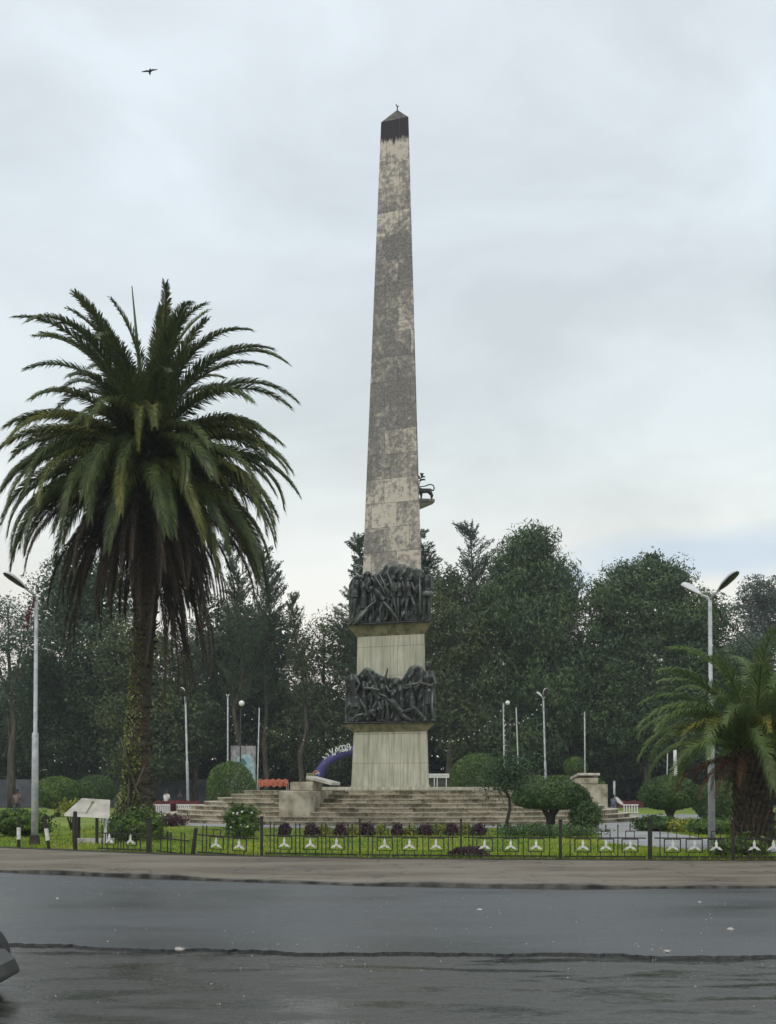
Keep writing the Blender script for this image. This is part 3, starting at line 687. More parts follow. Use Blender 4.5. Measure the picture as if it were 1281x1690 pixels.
def crown(lobes, nclump, per, size, clr=.5, asp=1.4, droop=0, seed=0, hollow=.55, stretch=1.0):
    per = int(per*3.0); size = size*.62; V2 = []
    r = np.random.default_rng(seed); out = []; nor = []
    vol = np.array([l[3]*l[4]*l[5] for l in lobes])**.67; vol = vol/vol.sum()
    for l, f in zip(lobes, vol):
        n = max(3, int(nclump*f*.62)); d = r.normal(size=(n, 3)); d[:, 1] -= .35*np.abs(d[:, 1]); d /= np.linalg.norm(d, axis=1)[:, None]
        rad = hollow+(1.0-hollow)*r.random(n)**.5
        bump_ = 1+.16*np.sin(d[:, 0]*7+seed)*np.sin(d[:, 2]*6+seed*2)+.06*np.clip(r.normal(size=n), -2, 1.4)
        c = np.array(l[:3])+d*rad[:, None]*bump_[:, None]*np.array(l[3:6])
        e = r.normal(size=(n, per, 3)); e /= np.linalg.norm(e, axis=2)[:, :, None]
        cr_ = clr*1.25*r.uniform(.55, 1.5, (n, 1, 1)); sh = (.72+.34*r.random((n, per, 1))**.7)
        q = e*sh*cr_*np.array([1.15, 1.15, .72*stretch]); q[:, :, 2] -= droop*.35*np.abs(q[:, :, 0])
        out.append((c[:, None, :]+q).reshape(-1, 3)); nor.append((e*np.array([1, 1, 1.2])+.35*d[:, None, :]).reshape(-1, 3))
        if hollow > .4:      # inner, coarser leaves close the crown
            k = n*9; e = r.normal(size=(k, 3)); e /= np.linalg.norm(e, axis=1)[:, None]
            V2.append(np.array(l[:3])+e*(.84*r.random((k, 1))**.4)*np.array(l[3:6]))
    A = facing_leaves(np.concatenate(out), np.concatenate(nor), size, asp, droop, r)
    return np.concatenate([A, leaf_quads(np.concatenate(V2), size*2.1, 1.2, r=r)]) if V2 else A
def limbs(lobes, base, h, r0, seed, m, root):
    rs = random.Random(seed); mb = MB()
    top = Vector((base[0], base[1], base[2]+h*.8)); pts = []
    for i in range(7):
        t = i/6; pts.append(Vector((base[0]+rs.uniform(-.03, .03)*h*t, base[1]+rs.uniform(-.02, .02)*h*t, base[2]+h*.82*t)))
    mb.tube(pts, [r0*(1.25-1.1*i/6) for i in range(7)], 9)
    for l in lobes:
        t = min(.85, max(.15, ((l[2]-l[5]*.6)-base[2])/(h))); k = pts[min(6, int(t*6))]
        e = Vector(l[:3]); mid = (k+e)/2+Vector((0, 0, -.3))
        mb.tube([k, mid, e, e+Vector((rs.uniform(-1, 1), 0, l[5]*.6))], [r0*.5, r0*.3, r0*.16, .03], 6)
    mb.build('trunk', m, root, True)
def tree(sx, d, lobes, label, m='mid', size=.32, ncl=900, per=14, clr=.6, asp=1.4, droop=0, r0=.3, cat='tree', name='tree', hollow=.5, stretch=1.0, seed=None, ybase=None):
    """lobes in photo px: (x, y, rx, ry) with optional depth radius; placed at distance d"""
    s = F/d; seed = seed if seed is not None else int(sx*7+d)
    root = empty(name, (X(sx, d), d, ZG), label, cat, 'trees behind the monument' if cat == 'tree' else None)
    L_ = []; rs = random.Random(seed)
    for l in lobes:
        rx, rz = l[2]/s, l[3]/s; ry = l[4]/s if len(l) > 4 else min(rx, 3.4)
        L_.append((X(l[0], d)-X(sx, d), rs.uniform(-.5, .5)*ry*.6, Z(l[1], d)-ZG, rx, ry, rz))
    top = max(l[2]+l[5]*.4 for l in L_)
    limbs(L_, (0, 0, 0), top, r0, seed, M['bark'], root)
    V = crown(L_, ncl, per, size, clr, asp, droop, seed, hollow, stretch)
    V = V[V[:, :, 2].min(1) > .3]
    quads('crown', V, TM[m], root); return root
# wispy upright tree: ascending branches with feathery sprays
def wispy(sx, d, top, base, halfw, label, m='blue', nb=60, seed=1, name='casuarina_tree', size=.135, per=46, lean=.55, fill=1.0, tiltup=.75):
    s = F/d; r = np.random.default_rng(seed); rs = random.Random(seed)
    h = (base-top)/s+ (Z(base, d)-ZG); root = empty(name, (X(sx, d), d, ZG), label, 'tree', 'trees behind the monument')
    mb = MB(); pts = [Vector((rs.uniform(-.12, .12)*i, rs.uniform(-.1, .1)*i, h*i/8)) for i in range(9)]
    mb.tube(pts, [.28*(1-.11*i) for i in range(9)], 8); C = []; A = []
    z0 = Z(base, d)-ZG
    for b_ in range(nb):
        t = rs.random()**.8; zz = z0+(h-z0)*t; k = zz/h*8; i = min(7, int(k)); p0 = pts[i].lerp(pts[i+1], k-i)
        ln = halfw/s*(1-t*.68)*rs.uniform(.55, 1.25); az_ = rs.uniform(0, 2*math.pi)
        dr = Vector((math.cos(az_), math.sin(az_)*.8, tiltup*rs.uniform(.5, 1.3))).normalized()
        p1 = p0+dr*ln*.6; p2 = p0+dr*ln+Vector((0, 0, ln*.18))
        mb.tube([p0, p1, p2], [.05, .03, .012], 5, False)
        n = int(2.1*per*fill*ln/2.2)+6; tt = r.uniform(.15, 1.05, n); q = np.array(p0)+(np.array(p2)-np.array(p0))*tt[:, None]+r.normal(size=(n, 3))*np.array([.24, .24, .30])*(.4+.5*ln/3)*(1.35-tt[:, None])
        C.append(q); A.append(np.tile(np.array(dr), (n, 1)))
    # leader
    n = 60; tt = r.uniform(.86, 1.02, n); q = np.stack([r.normal(size=n)*.2+pts[8].x, r.normal(size=n)*.2+pts[8].y, h*tt], 1); C.append(q); A.append(np.tile([0, 0, 1.], (n, 1)))
    C = np.concatenate(C); A = np.concatenate(A); n = len(C)
    a = A+r.normal(size=(n, 3))*.45; a[:, 2] += .1; a /= np.linalg.norm(a, axis=1)[:, None]
    b = r.normal(size=(n, 3)); b -= a*(a*b).sum(1)[:, None]; b /= np.linalg.norm(b, axis=1)[:, None]
    L_ = size*r.uniform(1.4, 3.0, (n, 1)); a = a*L_; b = b*size*.26
    mb.build('trunk', M['bark'], root, True)
    quads('crown', np.stack([C-a*.5, C+b, C+a*.5, C-b], 1), TM[m], root); return root

# left group
tree(20, 92, [(15, 1012, 40, 26), (40, 1055, 42, 38), (-10, 1070, 40, 40), (8, 1140, 48, 46)], 'tall airy tree at the left edge of the photo with sky showing through', 'blue', .26, 420, 12, .7, hollow=.15)
tree(28, 104, [(20, 1230, 70, 60), (60, 1180, 50, 60), (-30, 1180, 50, 80)], 'low dark bushy tree at the far left behind the street lamp', 'dark', .34, 700, 14, .7)
tree(140, 98, [(130, 945, 44, 46), (105, 1000, 56, 60), (165, 990, 60, 60), (130, 1080, 92, 80), (80, 1150, 70, 80), (180, 1160, 80, 90), (130, 1230, 100, 60)], 'big dark round tree directly behind the left side of the large palm', 'dark', .34, 1500, 15, .7)
tree(252, 94, [(205, 1080, 50, 70), (255, 1110, 60, 80), (225, 1190, 70, 70), (290, 1190, 60, 70), (250, 1250, 80, 46)], 'olive tinted bushy tree behind the trunk of the large palm', 'olive', .32, 1000, 14, .65)
wispy(322, 96, 925, 1200, 46, 'slim upright conifer with bare gaps just right of the palm trunk', 'blue', 80, 3, 'conifer_tree', fill=.85, tiltup=.4)
wispy(392, 97, 905, 1180, 66, 'feathery casuarina standing under the right edge of the palm crown', 'dark', 110, 5, fill=.75, tiltup=1.0)
wispy(440, 99, 912, 1180, 66, 'tall wispy casuarina with a thin pointed leader left of the obelisk', 'dark', 120, 6, fill=.75, tiltup=1.1)
tree(400, 103, [(380, 1050, 62, 66), (440, 1060, 56, 60), (340, 1110, 62, 70), (410, 1140, 80, 70), (330, 1210, 70, 60), (420, 1220, 90, 60)], 'dense dark mass of foliage behind the two casuarinas', 'dark', .34, 1500, 14, .7)
wispy(500, 98, 990, 1200, 46, 'small wispy tree with bright sky gaps left of the bronze reliefs', 'olive', 80, 8, fill=.8, tiltup=.9)
tree(530, 100, [(535, 1050, 36, 40), (500, 1085, 40, 40), (560, 1100, 46, 52), (520, 1160, 56, 46), (480, 1225, 60, 60), (560, 1230, 70, 60)], 'loose mid green tree immediately left of the lower bronze relief', 'olive', .28, 900, 13, .6, hollow=.3)
wispy(598, 97, 893, 1150, 58, 'dark pine whose spiky branches show left of the obelisk foot', 'dark', 170, 9, 'pine_tree', fill=1.3, tiltup=.45)
wispy(695, 99, 882, 1130, 52, 'dark pine whose tip shows right of the obelisk foot', 'dark', 150, 10, 'pine_tree', fill=1.3, tiltup=.25)
tree(640, 102, [(600, 1080, 70, 70), (680, 1080, 70, 80), (640, 1190, 90, 70), (600, 1240, 90, 50)], 'dark broad tree hidden mostly behind the monument pedestal', 'dark', .34, 900, 14, .7)
# right group
tree(742, 95, [(745, 970, 30, 34), (730, 1020, 46, 50), (765, 1060, 56, 60), (740, 1130, 60, 70), (780, 1200, 60, 70)], 'rounded yellowish green tree just right of the upper bronze relief', 'olive', .28, 1100, 14, .55, droop=.6)
wispy(792, 97, 872, 1080, 70, 'open branched tree with sprays against the sky left of the tallest tree', 'blue', 90, 12, fill=.9, tiltup=.6)
tree(880, 96, [(868, 905, 34, 34), (888, 900, 28, 34), (850, 955, 48, 50), (905, 965, 48, 56), (935, 990, 26, 50), (820, 1010, 58, 56), (880, 1040, 74, 70), (820, 1120, 76, 80), (900, 1130, 78, 80), (850, 1220, 90, 60)], 'tallest dense weeping tree right of the obelisk with hanging leaf sprays', 'mid', .27, 2600, 15, .55, asp=2.4, droop=1.0, stretch=1.5)
tree(1070, 97, [(1078, 935, 24, 26), (1040, 960, 44, 34), (1100, 965, 44, 36), (1005, 1000, 52, 46), (1080, 1020, 84, 60), (1150, 1030, 56, 54), (985, 1080, 56, 66), (1060, 1110, 92, 80), (1150, 1110, 66, 80), (1000, 1180, 76, 70), (1100, 1200, 90, 70)], 'wide domed leafy tree between the tallest tree and the right street lamp', 'mid', .30, 2900, 15, .55)
tree(960, 101, [(960, 1150, 60, 90), (940, 1230, 80, 60), (1010, 1240, 80, 50)], 'dark understorey tree filling the gap below the two largest right trees', 'dark', .32, 900, 14, .6)
tree(1190, 100, [(1170, 1150, 70, 70), (1220, 1130, 60, 70), (1190, 1230, 90, 60), (1260, 1220, 70, 70)], 'dark bushy tree behind the small right palm', 'dark', .32, 1100, 14, .6)
tree(1262, 125, [(1262, 980, 36, 30), (1236, 1010, 22, 24), (1285, 1010, 40, 44), (1245, 1050, 30, 34)], 'hazy grey green tree at the right edge, farther away than the others', 'grey', .34, 620, 14, .6, hollow=.2)
tree(1235, 118, [(1225, 1080, 40, 34), (1270, 1100, 50, 60), (1235, 1150, 60, 50)], 'grey green lower tree under the hazy tree at the right edge', 'grey', .34, 500, 14, .6)
# far woodland mass, closes the view between the trunks
r = np.random.default_rng(3); n = 70000
xx = r.uniform(-75, 75, n); hh = 11.5+1.8*np.sin(xx*.35)+1.2*np.sin(xx*.9+1)+r.normal(size=n)*.5
zz = hh*r.random(n)**.75; yy = 112+r.normal(size=n)*2.2+2*np.sin(xx*.4)
Vw = leaf_quads(np.stack([xx, yy, zz], 1), .8, 1.3, r=r)
r2_ = np.random.default_rng(4); k = 22000
Vw = np.concatenate([Vw, leaf_quads(np.stack([r2_.uniform(-75, 75, k), 110+r2_.normal(size=k)*1.5, 3.2*r2_.random(k)], 1), .8, 1.3, r=r2_)])
tag(quads('woodland', Vw, TM['dark']), 'dark unbroken woodland undergrowth behind all the park trees', 'woodland', kind='stuff')

# ------------------------------------------------------------------ palms
def frond_mesh(L_, e0, e1, n=66, lw=.5, seed=0, width=.034, twist=.0, vdroop=.25, tipf=.35, pw=1.25):
    """one pinnate frond in the local XZ plane, starting at the origin"""
    r = np.random.default_rng(seed); m = 22; pts = [np.array([0, 0, 0.])]; ang = e0
    for i in range(m):
        t = i/m; ang = e0+(e1-e0)*(t**pw); pts.append(pts[-1]+np.array([math.cos(ang), 0, math.sin(ang)])*L_/m)
    pts = np.array(pts); side = np.array([math.sin(twist)*.3, 1, 0]); V = []
    # rachis as narrow strips (two crossed)
    for i in range(m):
        wv = .035*(1-i/m)+.006
        for s_ in (np.array([0, wv, 0]), np.array([0, 0, wv*.7])): V.append([pts[i]-s_, pts[i]+s_, pts[i+1]+s_*.8, pts[i+1]-s_*.8])
    for k in range(n):
        t = .10+.90*k/n; f = t*m; i = min(m-1, int(f)); p = pts[i]+(pts[i+1]-pts[i])*(f-i); tg = (pts[i+1]-pts[i]); tg /= np.linalg.norm(tg)
        nrm = np.cross(np.array([0, 1., 0]), tg); nrm *= -1 if nrm[2] > 0 else 1; nrm = -nrm
        ll = lw*(math.sin(math.pi*min(1, .12+t*.80))**.6)*(1-.35*t)*r.uniform(.85, 1.1)
        for s_ in (-1, 1):
            sw = .80-.30*t+r.normal()*.05
            dr = np.array([0, s_*math.cos(.0), 0])*sw+tg*(tipf+.55*t)+nrm*(.35+r.normal()*.12); dr /= np.linalg.norm(dr)
            mid = p+dr*ll*.55; tip = p+dr*ll+np.array([0, 0, -vdroop*ll*(.7+.6*r.random())])
            wv = tg*width*.5
            V.append([p-wv, p+wv, mid+wv*1.1, mid-wv*1.1]); V.append([mid-wv*1.1, mid+wv*1.1, tip+wv*.15, tip-wv*.15])
    return np.array(V)
PS = .955
def set_frond(me, parent, loc, az_, roll, sc, name='frond', rs=random):
    o = bpy.data.objects.new(name, me); COL.objects.link(o); o.parent = parent; o.location = loc
    o.rotation_euler = Matrix.Rotation(az_, 4, 'Z').to_3x3().to_4x4().to_euler() if False else (roll, 0, az_)
    o.rotation_mode = 'XYZ'; o.scale = (sc*PS, sc*PS, sc); return o
def variants(kind, specs, matk):
    out = []
    for i, sp in enumerate(specs):
        V = frond_mesh(seed=i+len(kind), **sp); o = quads('frond', V, M[matk]); me = o.data; bpy.data.objects.remove(o); out.append(me)
    return out
DP = 34.3
palm = empty('palm_tree', (X(225, DP), DP, ZG), 'huge date palm with a skirt of dead fronds and ivy on its leaning trunk', 'palm')
pz = Z(752, DP)-ZG; px_ = X(241, DP)-X(225, DP)
tp = [(-.05, 1385, 40), (0, 1345, 33), (.0, 1300, 21), (.02, 1240, 19), (.10, 1150, 18), (.22, 1050, 18), (.36, 950, 21), (.44, 870, 30), (px_, 790, 34), (px_, 745, 20)]
mb = MB(); P_ = []; Rr = []
for i in range(len(tp)-1):
    a, b_ = tp[i], tp[i+1]
    for k in range(10):
        t = k/10; P_.append((a[0]*(1-t)+b_[0]*t, 0, max(-.05, Z(a[1]*(1-t)+b_[1]*t, DP)-ZG-.0))); Rr.append((a[2]*(1-t)+b_[2]*t)*DP/F*(1+.05*math.sin((i*10+k)*2.1)))
tmb = mb; mb.tube(P_, Rr, 18)
# leaf-base stubs over the trunk
r = np.random.default_rng(4); mb = MB()
for k in range(330):
    i = r.integers(12, len(P_)-6); a = k*2.399; rr = Rr[i]; p = Vector(P_[i])+Vector((math.cos(a), math.sin(a), 0))*rr*.95
    dn = Vector((math.cos(a)*.7, math.sin(a)*.7, .75 if P_[i][2] > 7 else .25)).normalized(); l_ = r.uniform(.07, .15)*(1.8 if P_[i][2] > 7 else 1)
    mb.tube([p, p+dn*l_], [.055, .02], 4)
tmb.add(np.concatenate(mb.v), mb.f); tmb.build('trunk', M['ptrunk'], palm)
# ivy and creepers on lower trunk
n = 9000; i = r.integers(0, 55, n); pa = np.array(P_)[i]; ra = np.array(Rr)[i]; a = r.uniform(0, 2*math.pi, n)
keep = (r.random(n) < np.clip(1.25-pa[:, 2]/5.4+.2*np.sin(a*2), .02, 1)) & ((np.cos(a-R(200)) > -.15) | (pa[:, 2] < .6))
C = pa+np.stack([np.cos(a), np.sin(a), np.zeros(n)], 1)*(ra*r.uniform(1.0, 1.16, n))[:, None]; C[:, 2] += r.normal(size=n)*.08; C[:, 2] = np.maximum(C[:, 2], .05)
quads('ivy', leaf_quads(C[keep], .085, 1.1, r=r), M['ivy'], palm)
mb = MB()
for pts in ([(-.35, -.5, 3.0), (-.05, -.55, 2.0), (.25, -.5, 1.1), (.45, -.55, .3)], [(.35, -.45, 2.2), (.12, -.5, 1.6), (-.05, -.5, .9), (-.5, -.7, .1)], [(-.1, -.5, 1.8), (-.12, -.56, .8), (.1, -.6, .1)]):
    mb.tube(pts, [.03, .028, .026, .02][:len(pts)], 6)
mb.build('creeper', M['bark'], palm, True)
rs = random.Random(21); ctr = Vector((px_, 0, pz-.15))
up_v = variants('up', [dict(L_=4.9+.25*i, e0=R(89-8*i), e1=R(38-20*i), n=170, lw=.82, width=.046, tipf=.7, pw=1.7) for i in range(5)], 'palm_g')
mid_v = variants('mid', [dict(L_=4.9, e0=R(50-10*i), e1=R(-34-8*i), n=170, lw=.88, width=.046, tipf=.65, vdroop=.35, pw=1.5) for i in range(5)], 'palm_g')
low_v = variants('low', [dict(L_=5.5, e0=R(18-8*i), e1=R(-86-1*i), n=170, lw=.82, width=.046, tipf=.7, vdroop=.45, pw=1.6) for i in range(5)], 'palm_g')
low_v += variants('lowo', [dict(L_=5.2, e0=R(14-12*i), e1=R(-86), n=160, lw=.78, width=.046, tipf=.7, vdroop=.45, pw=1.5) for i in range(4)], 'palm_o')
mid_v += variants('mido', [dict(L_=5.0, e0=R(30-10*i), e1=R(-60), n=160, lw=.8, width=.046, tipf=.7, vdroop=.4, pw=1.5) for i in range(2)], 'palm_o')
yel_v = variants('yel', [dict(L_=4.4-.3*i, e0=R(36-14*i), e1=R(-84-1*i), n=96, lw=.52, width=.05, tipf=.7, vdroop=.5, pw=1.4) for i in range(4)], 'palm_y')  # yellow-green leaf tone for some of the mid and lower fronds
dead_v = variants('dead', [dict(L_=5.3-.3*i, e0=R(-4-11*i), e1=R(-89), n=100, lw=.46, width=.045, tipf=.8, vdroop=.7, pw=1.25) for i in range(6)], 'palm_b')
hang_v = variants('hang', [dict(L_=4.6-.5*i, e0=R(-62-5*i), e1=R(-90), n=90, lw=.36, width=.045, tipf=.9, vdroop=.9) for i in range(3)], 'palm_b')
def put(vs, n, zoff, name, sc=(.9, 1.05), r0=.25, az0=None):
    for k in range(n):
        a = (k+rs.random()*.7)*2*math.pi/n if az0 is None else az0+rs.uniform(-.6, .6)
        me = vs[rs.randrange(len(vs))]
        set_frond(me, palm, ctr+Vector((math.cos(a)*r0, math.sin(a)*r0, zoff+rs.uniform(-.15, .15))), a, rs.uniform(-.22, .22), rs.uniform(*sc), name)
put(up_v, 36, .25, 'frond', (.82, 1.02), .12); put(mid_v, 52, .0, 'arching_frond', (.84, 1.0), .25); put(low_v, 58, -.35, 'drooping_frond', (.84, .97), .35); put(yel_v, 26, -.15, 'yellow_green_frond', (.82, 1.0), .3)
put(dead_v, 54, -1.0, 'dead_frond', (.80, 1.0), .4); put(hang_v, 14, -1.3, 'hanging_dead_frond', (.8, 1.0), .5); put(hang_v, 12, -2.2, 'hanging_dead_frond', (.85, 1.0), .5, R(-25)); put(hang_v, 6, -3.6, 'hanging_dead_frond', (.8, .95), .55, R(-12)); put(hang_v, 9, -1.6, 'hanging_dead_frond', (1.0, 1.15), .8, R(-15))
put(hang_v, 5, -1.5, 'hanging_dead_frond', (.9, 1.0), 1.2, R(188)); put(hang_v, 5, -1.1, 'hanging_dead_frond', (.8, .95), 1.4, R(-8))
# the unopened central spear
MB().tube([ctr+Vector((0, 0, .3)), ctr+Vector((-.25, 0, 3.4)), ctr+Vector((-.42, 0, 5.2))], [.07, .05, .015], 6).build('spear', M['palm_g'], palm)

DR = 27.0
palm2 = empty('palm_tree', (X(1243, DR), DR, ZG), 'short stout palm with drooping feathery fronds beside the right street lamp', 'palm')
mb = MB(); P2 = [(0, 0, -.05+i*.22) for i in range(13)]; R2 = [.37+.03*math.sin(i*2.2) for i in range(11)]+[.36, .22]
mb.tube(P2, R2, 16); r = np.random.default_rng(14)
for k in range(260):
    a = k*2.399; z = .15+2.2*k/260; p = Vector((math.cos(a)*.36, math.sin(a)*.36, z)); l_ = r.uniform(.12, .3)
    mb.tube([p, p+Vector((math.cos(a)*.5, math.sin(a)*.5, .9)).normalized()*l_], [.06, .03], 4)
mb.build('trunk', M['ptrunk'], palm2)
pv2 = variants('p2', [dict(L_=3.5, e0=R(82-10*i), e1=R(4-18*i), n=84, lw=.66, width=.032, vdroop=.40, tipf=.6, pw=1.4) for i in range(6)], 'palm_f')
pv3 = variants('p3', [dict(L_=2.8, e0=R(30), e1=R(-60), n=46, lw=.5, width=.03, vdroop=.5), dict(L_=2.6, e0=R(50), e1=R(-50), n=46, lw=.5, width=.03, vdroop=.5)], 'palm_y')
pv4 = variants('p4', [dict(L_=1.5, e0=R(-10), e1=R(-85), n=36, lw=.30, width=.024, vdroop=.8), dict(L_=1.9, e0=R(10), e1=R(-75), n=36, lw=.34, width=.024, vdroop=.8)], 'palm_r')
rs = random.Random(5)
for k in range(50):
    a = k*2.399+rs.uniform(-.2, .2); i = min(5, int(k/50*6)); set_frond(pv2[i], palm2, (math.cos(a)*.12, math.sin(a)*.12, 2.45-.006*k), a, rs.uniform(-.25, .25), rs.uniform(.80, 1.02))
for a in (R(200), R(262), R(300), R(225)): set_frond(pv3[rs.randrange(2)], palm2, (0, 0, 2.4), a, 0, rs.uniform(.8, 1), 'yellow_green_frond')
for k in range(15):
    a = k*2.399; set_frond(pv4[k % 2], palm2, (math.cos(a)*.3, math.sin(a)*.3, 2.1+.1*(k % 3)), a, 0, rs.uniform(.8, 1.1), 'dead_frond')

# ------------------------------------------------------------------ shrubs
def shrub(name, x, ytop, ybase, rx, d, label, m='topiary', group=None, flat=1.0, stem=0, n=5200, size=.08, rot=0, cat='shrub', ztop=None, boxy=2.0, ry=None, noise_=.03):
    """clipped bush: photo centre x, top y, bottom y of foliage, half width px, distance d"""
    s = F/d; Rx = rx/s; z1 = Z(ytop, d)-ZG; z0 = Z(ybase, d)-ZG; Rz = (z1-z0)/2; zc_ = (z1+z0)/2
    root = empty(name, (X(x, d), d, ZG), label, cat, group)
    r = np.random.default_rng(int(x*3+d)); dd = r.normal(size=(n, 3)); dd /= np.linalg.norm(dd, axis=1)[:, None]
    e = (np.abs(dd)**boxy).sum(1)**(-1/boxy)
    nb = np.array([mnoise.noise(Vector((a*2.6+x, b*2.6, c*2.6))) for a, b, c in dd])
    rad = e*(1+noise_*2.2*nb)*(1-.25*r.random(n)**2.5+noise_*r.normal(size=n)*.6)
    C = dd*rad[:, None]*np.array([Rx, ry or Rx, Rz]); C[:, 2] += zc_
    if flat != 1: lowm = dd[:, 2] < 0; C[lowm, 2] = zc_+(C[lowm, 2]-zc_)*flat
    C = C[C[:, 2] > .02]
    quads('foliage', facing_leaves(C, (C-np.array([0, 0, zc_]))/np.array([Rx, ry or Rx, Rz]), size, 1.5, 0, r, .65), TM[m], root)
    mb = MB(); 
    if stem:
        mb.tube([(0, 0, -.03), (.03, 0, z0*.5), (0, 0, max(z0+.2, .2))], [stem*1.25, stem, stem*1.1], 9)
        for k in range(5):
            a = k*1.26; mb.tube([(0, 0, max(z0*.8, .1)), (math.cos(a)*Rx*.4, math.sin(a)*Rx*.4, zc_)], [stem*.6, stem*.3], 6)
    else:
        for k in range(6):
            a = k*1.05; mb.tube([(0, 0, 0), (math.cos(a)*Rx*.5, math.sin(a)*Rx*.5, max(.1, z1*.6))], [.03, .012], 5)
    mb.build('stem', M['stem'], root, True)
    # dark inner mass of twigs keeps the bush from being see-through
    return root
TG = 'clipped bushes in the garden'
shrub('topiary_bush', 94, 1281, 1338, 39, 62, 'round clipped bush on a short stem behind the left street lamp', 'topiary', TG, stem=.16, n=9000, flat=.9)
shrub('topiary_bush', 158, 1279, 1330, 34, 70, 'round clipped bush behind the tilted slab, partly hidden by the palm trunk', 'topiary_d', TG, stem=.14, n=7000)
shrub('topiary_bush', 381, 1257, 1345, 40, 79, 'largest dome shaped bush beside the left end of the steps', 'topiary', TG, n=12000, size=.1)
shrub('topiary_bush', 788, 1243, 1330, 46, 84, 'bright green bushy shrub behind the platform right of the pedestal', 'topiary', TG, n=9000, size=.10)
shrub('topiary_bush', 908, 1286, 1350, 62, 43, 'wide umbrella shaped bush on a thick dark stem in front of the right steps', 'topiary_d', TG, stem=.17, n=15000, size=.075, flat=.55, boxy=2.3)
shrub('topiary_bush', 966, 1318, 1376, 24, 42, 'small loose bush hanging down right of the umbrella shaped bush', 'topiary_d', TG, n=3600, size=.08, noise_=.14)
shrub('topiary_bush', 950, 1249, 1283, 20, 92, 'small cloud pruned bush high behind the right lectern block', 'topiary', TG, stem=.08, n=3000, size=.11)
shrub('hedge', 915, 1280, 1330, 82, 88, 'low clipped green hedge behind the right side of the steps', 'topiary', None, n=9000, size=.11, boxy=4, cat='hedge', ry=1.2)
shrub('topiary_bush', 1106, 1280, 1347, 51, 50, 'neat domed bush on a thin stem between steps and right street lamp', 'topiary_d', TG, stem=.15, n=13000, size=.08, flat=.7)
shrub('topiary_bush', 1186, 1288, 1356, 44, 56, 'dark clipped bush behind the right street lamp pole', 'topiary_d', TG, stem=.12, n=9000, size=.085)
shrub('low_shrub', 1085, 1348, 1372, 34, 41, 'low spreading dark green plants at the foot of the domed right bush', 'topiary_d', None, n=3000, size=.1, noise_=.2, cat='shrub')
shrub('low_shrub', 1138, 1352, 1374, 34, 40, 'low bed of rusty and yellow leaves left of the right lamp pole', 'lime', None, n=1800, size=.08, noise_=.2)
shrub('low_shrub', 1180, 1352, 1376, 42, 38, 'low green and yellow planting behind the right lamp pole', 'topiary', None, n=3000, size=.08, noise_=.2)
shrub('low_shrub', 1222, 1384, 1424, 38, 24.6, 'leafy bright green plant growing through the fence at the right palm foot', 'ivy' if False else 'topiary', None, n=1600, size=.10, noise_=.3)
shrub('low_shrub', 1272, 1345, 1385, 26, 34, 'grassy green clump right of the small palm trunk', 'topiary', None, n=2400, size=.09, noise_=.2)
shrub('low_shrub', 772, 1398, 1424, 32, 25.2, 'dark heaped bush lying against the fence foot below the slim tree', 'purple', None, n=2200, size=.055, noise_=.1)
shrub('low_shrub', 735, 1364, 1384, 60, 38, 'dark sprawling ground plants under the slim crooked tree', 'topiary_d', None, n=2400, size=.08, noise_=.2, boxy=3)
shrub('low_shrub', 905, 1362, 1382, 74, 36.5, 'dark bed of ground plants under the umbrella shaped bush', 'topiary_d', None, n=3600, size=.08, noise_=.2, boxy=3)
fl = shrub('flowering_bush', 398, 1329, 1385, 25, 35, 'leafy rose bush with a few white blooms in front of the left steps', 'topiary', None, n=3200, size=.085, noise_=.22)
mb = MB(); r = np.random.default_rng(2)
for k in range(9):
    mb.ball((r.uniform(-.4, .4), -.42, r.uniform(.3, 1.0)), .035, 6, 4)
mb.build('bloom', M['white'], fl)
fb = shrub('flowering_bush', 36, 1338, 1378, 44, 36, 'wide bush of yellow green leaves with pale flowers behind the left posts', 'topiary', None, n=5200, size=.09, noise_=.22)
mb = MB(); C = np.stack([r.uniform(-1.0, 1.0, 90), r.uniform(-1.1, -.2, 90), r.uniform(.35, .75, 90)], 1)
tag(quads('blossoms', leaf_quads(C, .10, 1.0, r=r), TM['lime'], fb), kind='stuff')
fb = shrub('flowering_bush', 118, 1322, 1345, 20, 42, 'small yellow flowering plant left of the tilted slab', 'lime', None, n=700, size=.09, noise_=.3)
shrub('low_shrub', 285, 1345, 1368, 22, 46, 'reddish flowering ground plants right of the palm trunk foot', 'purple', None, n=1300, size=.08, noise_=.3)
shrub('low_shrub', 225, 1340, 1400, 44, 33.4, 'ferny green tangle around the foot of the large palm', 'topiary', None, n=3800, size=.085, noise_=.25)
# agave at the far left edge
ag = empty('agave_plant', (X(10, 36), 36, ZG), 'blue green agave with stiff spiky leaves at the left edge', 'plant')
V = []
r = np.random.default_rng(8)
for k in range(46):
    a = k*2.399; e = R(20+60*r.random()); l_ = r.uniform(.6, 1.0); dr = np.array([math.cos(a)*math.cos(e), math.sin(a)*math.cos(e), math.sin(e)]); sd_ = np.array([-math.sin(a), math.cos(a), 0])*.045
    V.append([sd_*-.7, sd_*.7, dr*l_*.5+sd_, dr*l_*.5-sd_]); V.append([dr*l_*.5-sd_, dr*l_*.5+sd_, dr*l_+sd_*.05, dr*l_-sd_*.05])
quads('leaves', np.array(V)+np.array([0, 0, .05]), TM['grey'], ag)
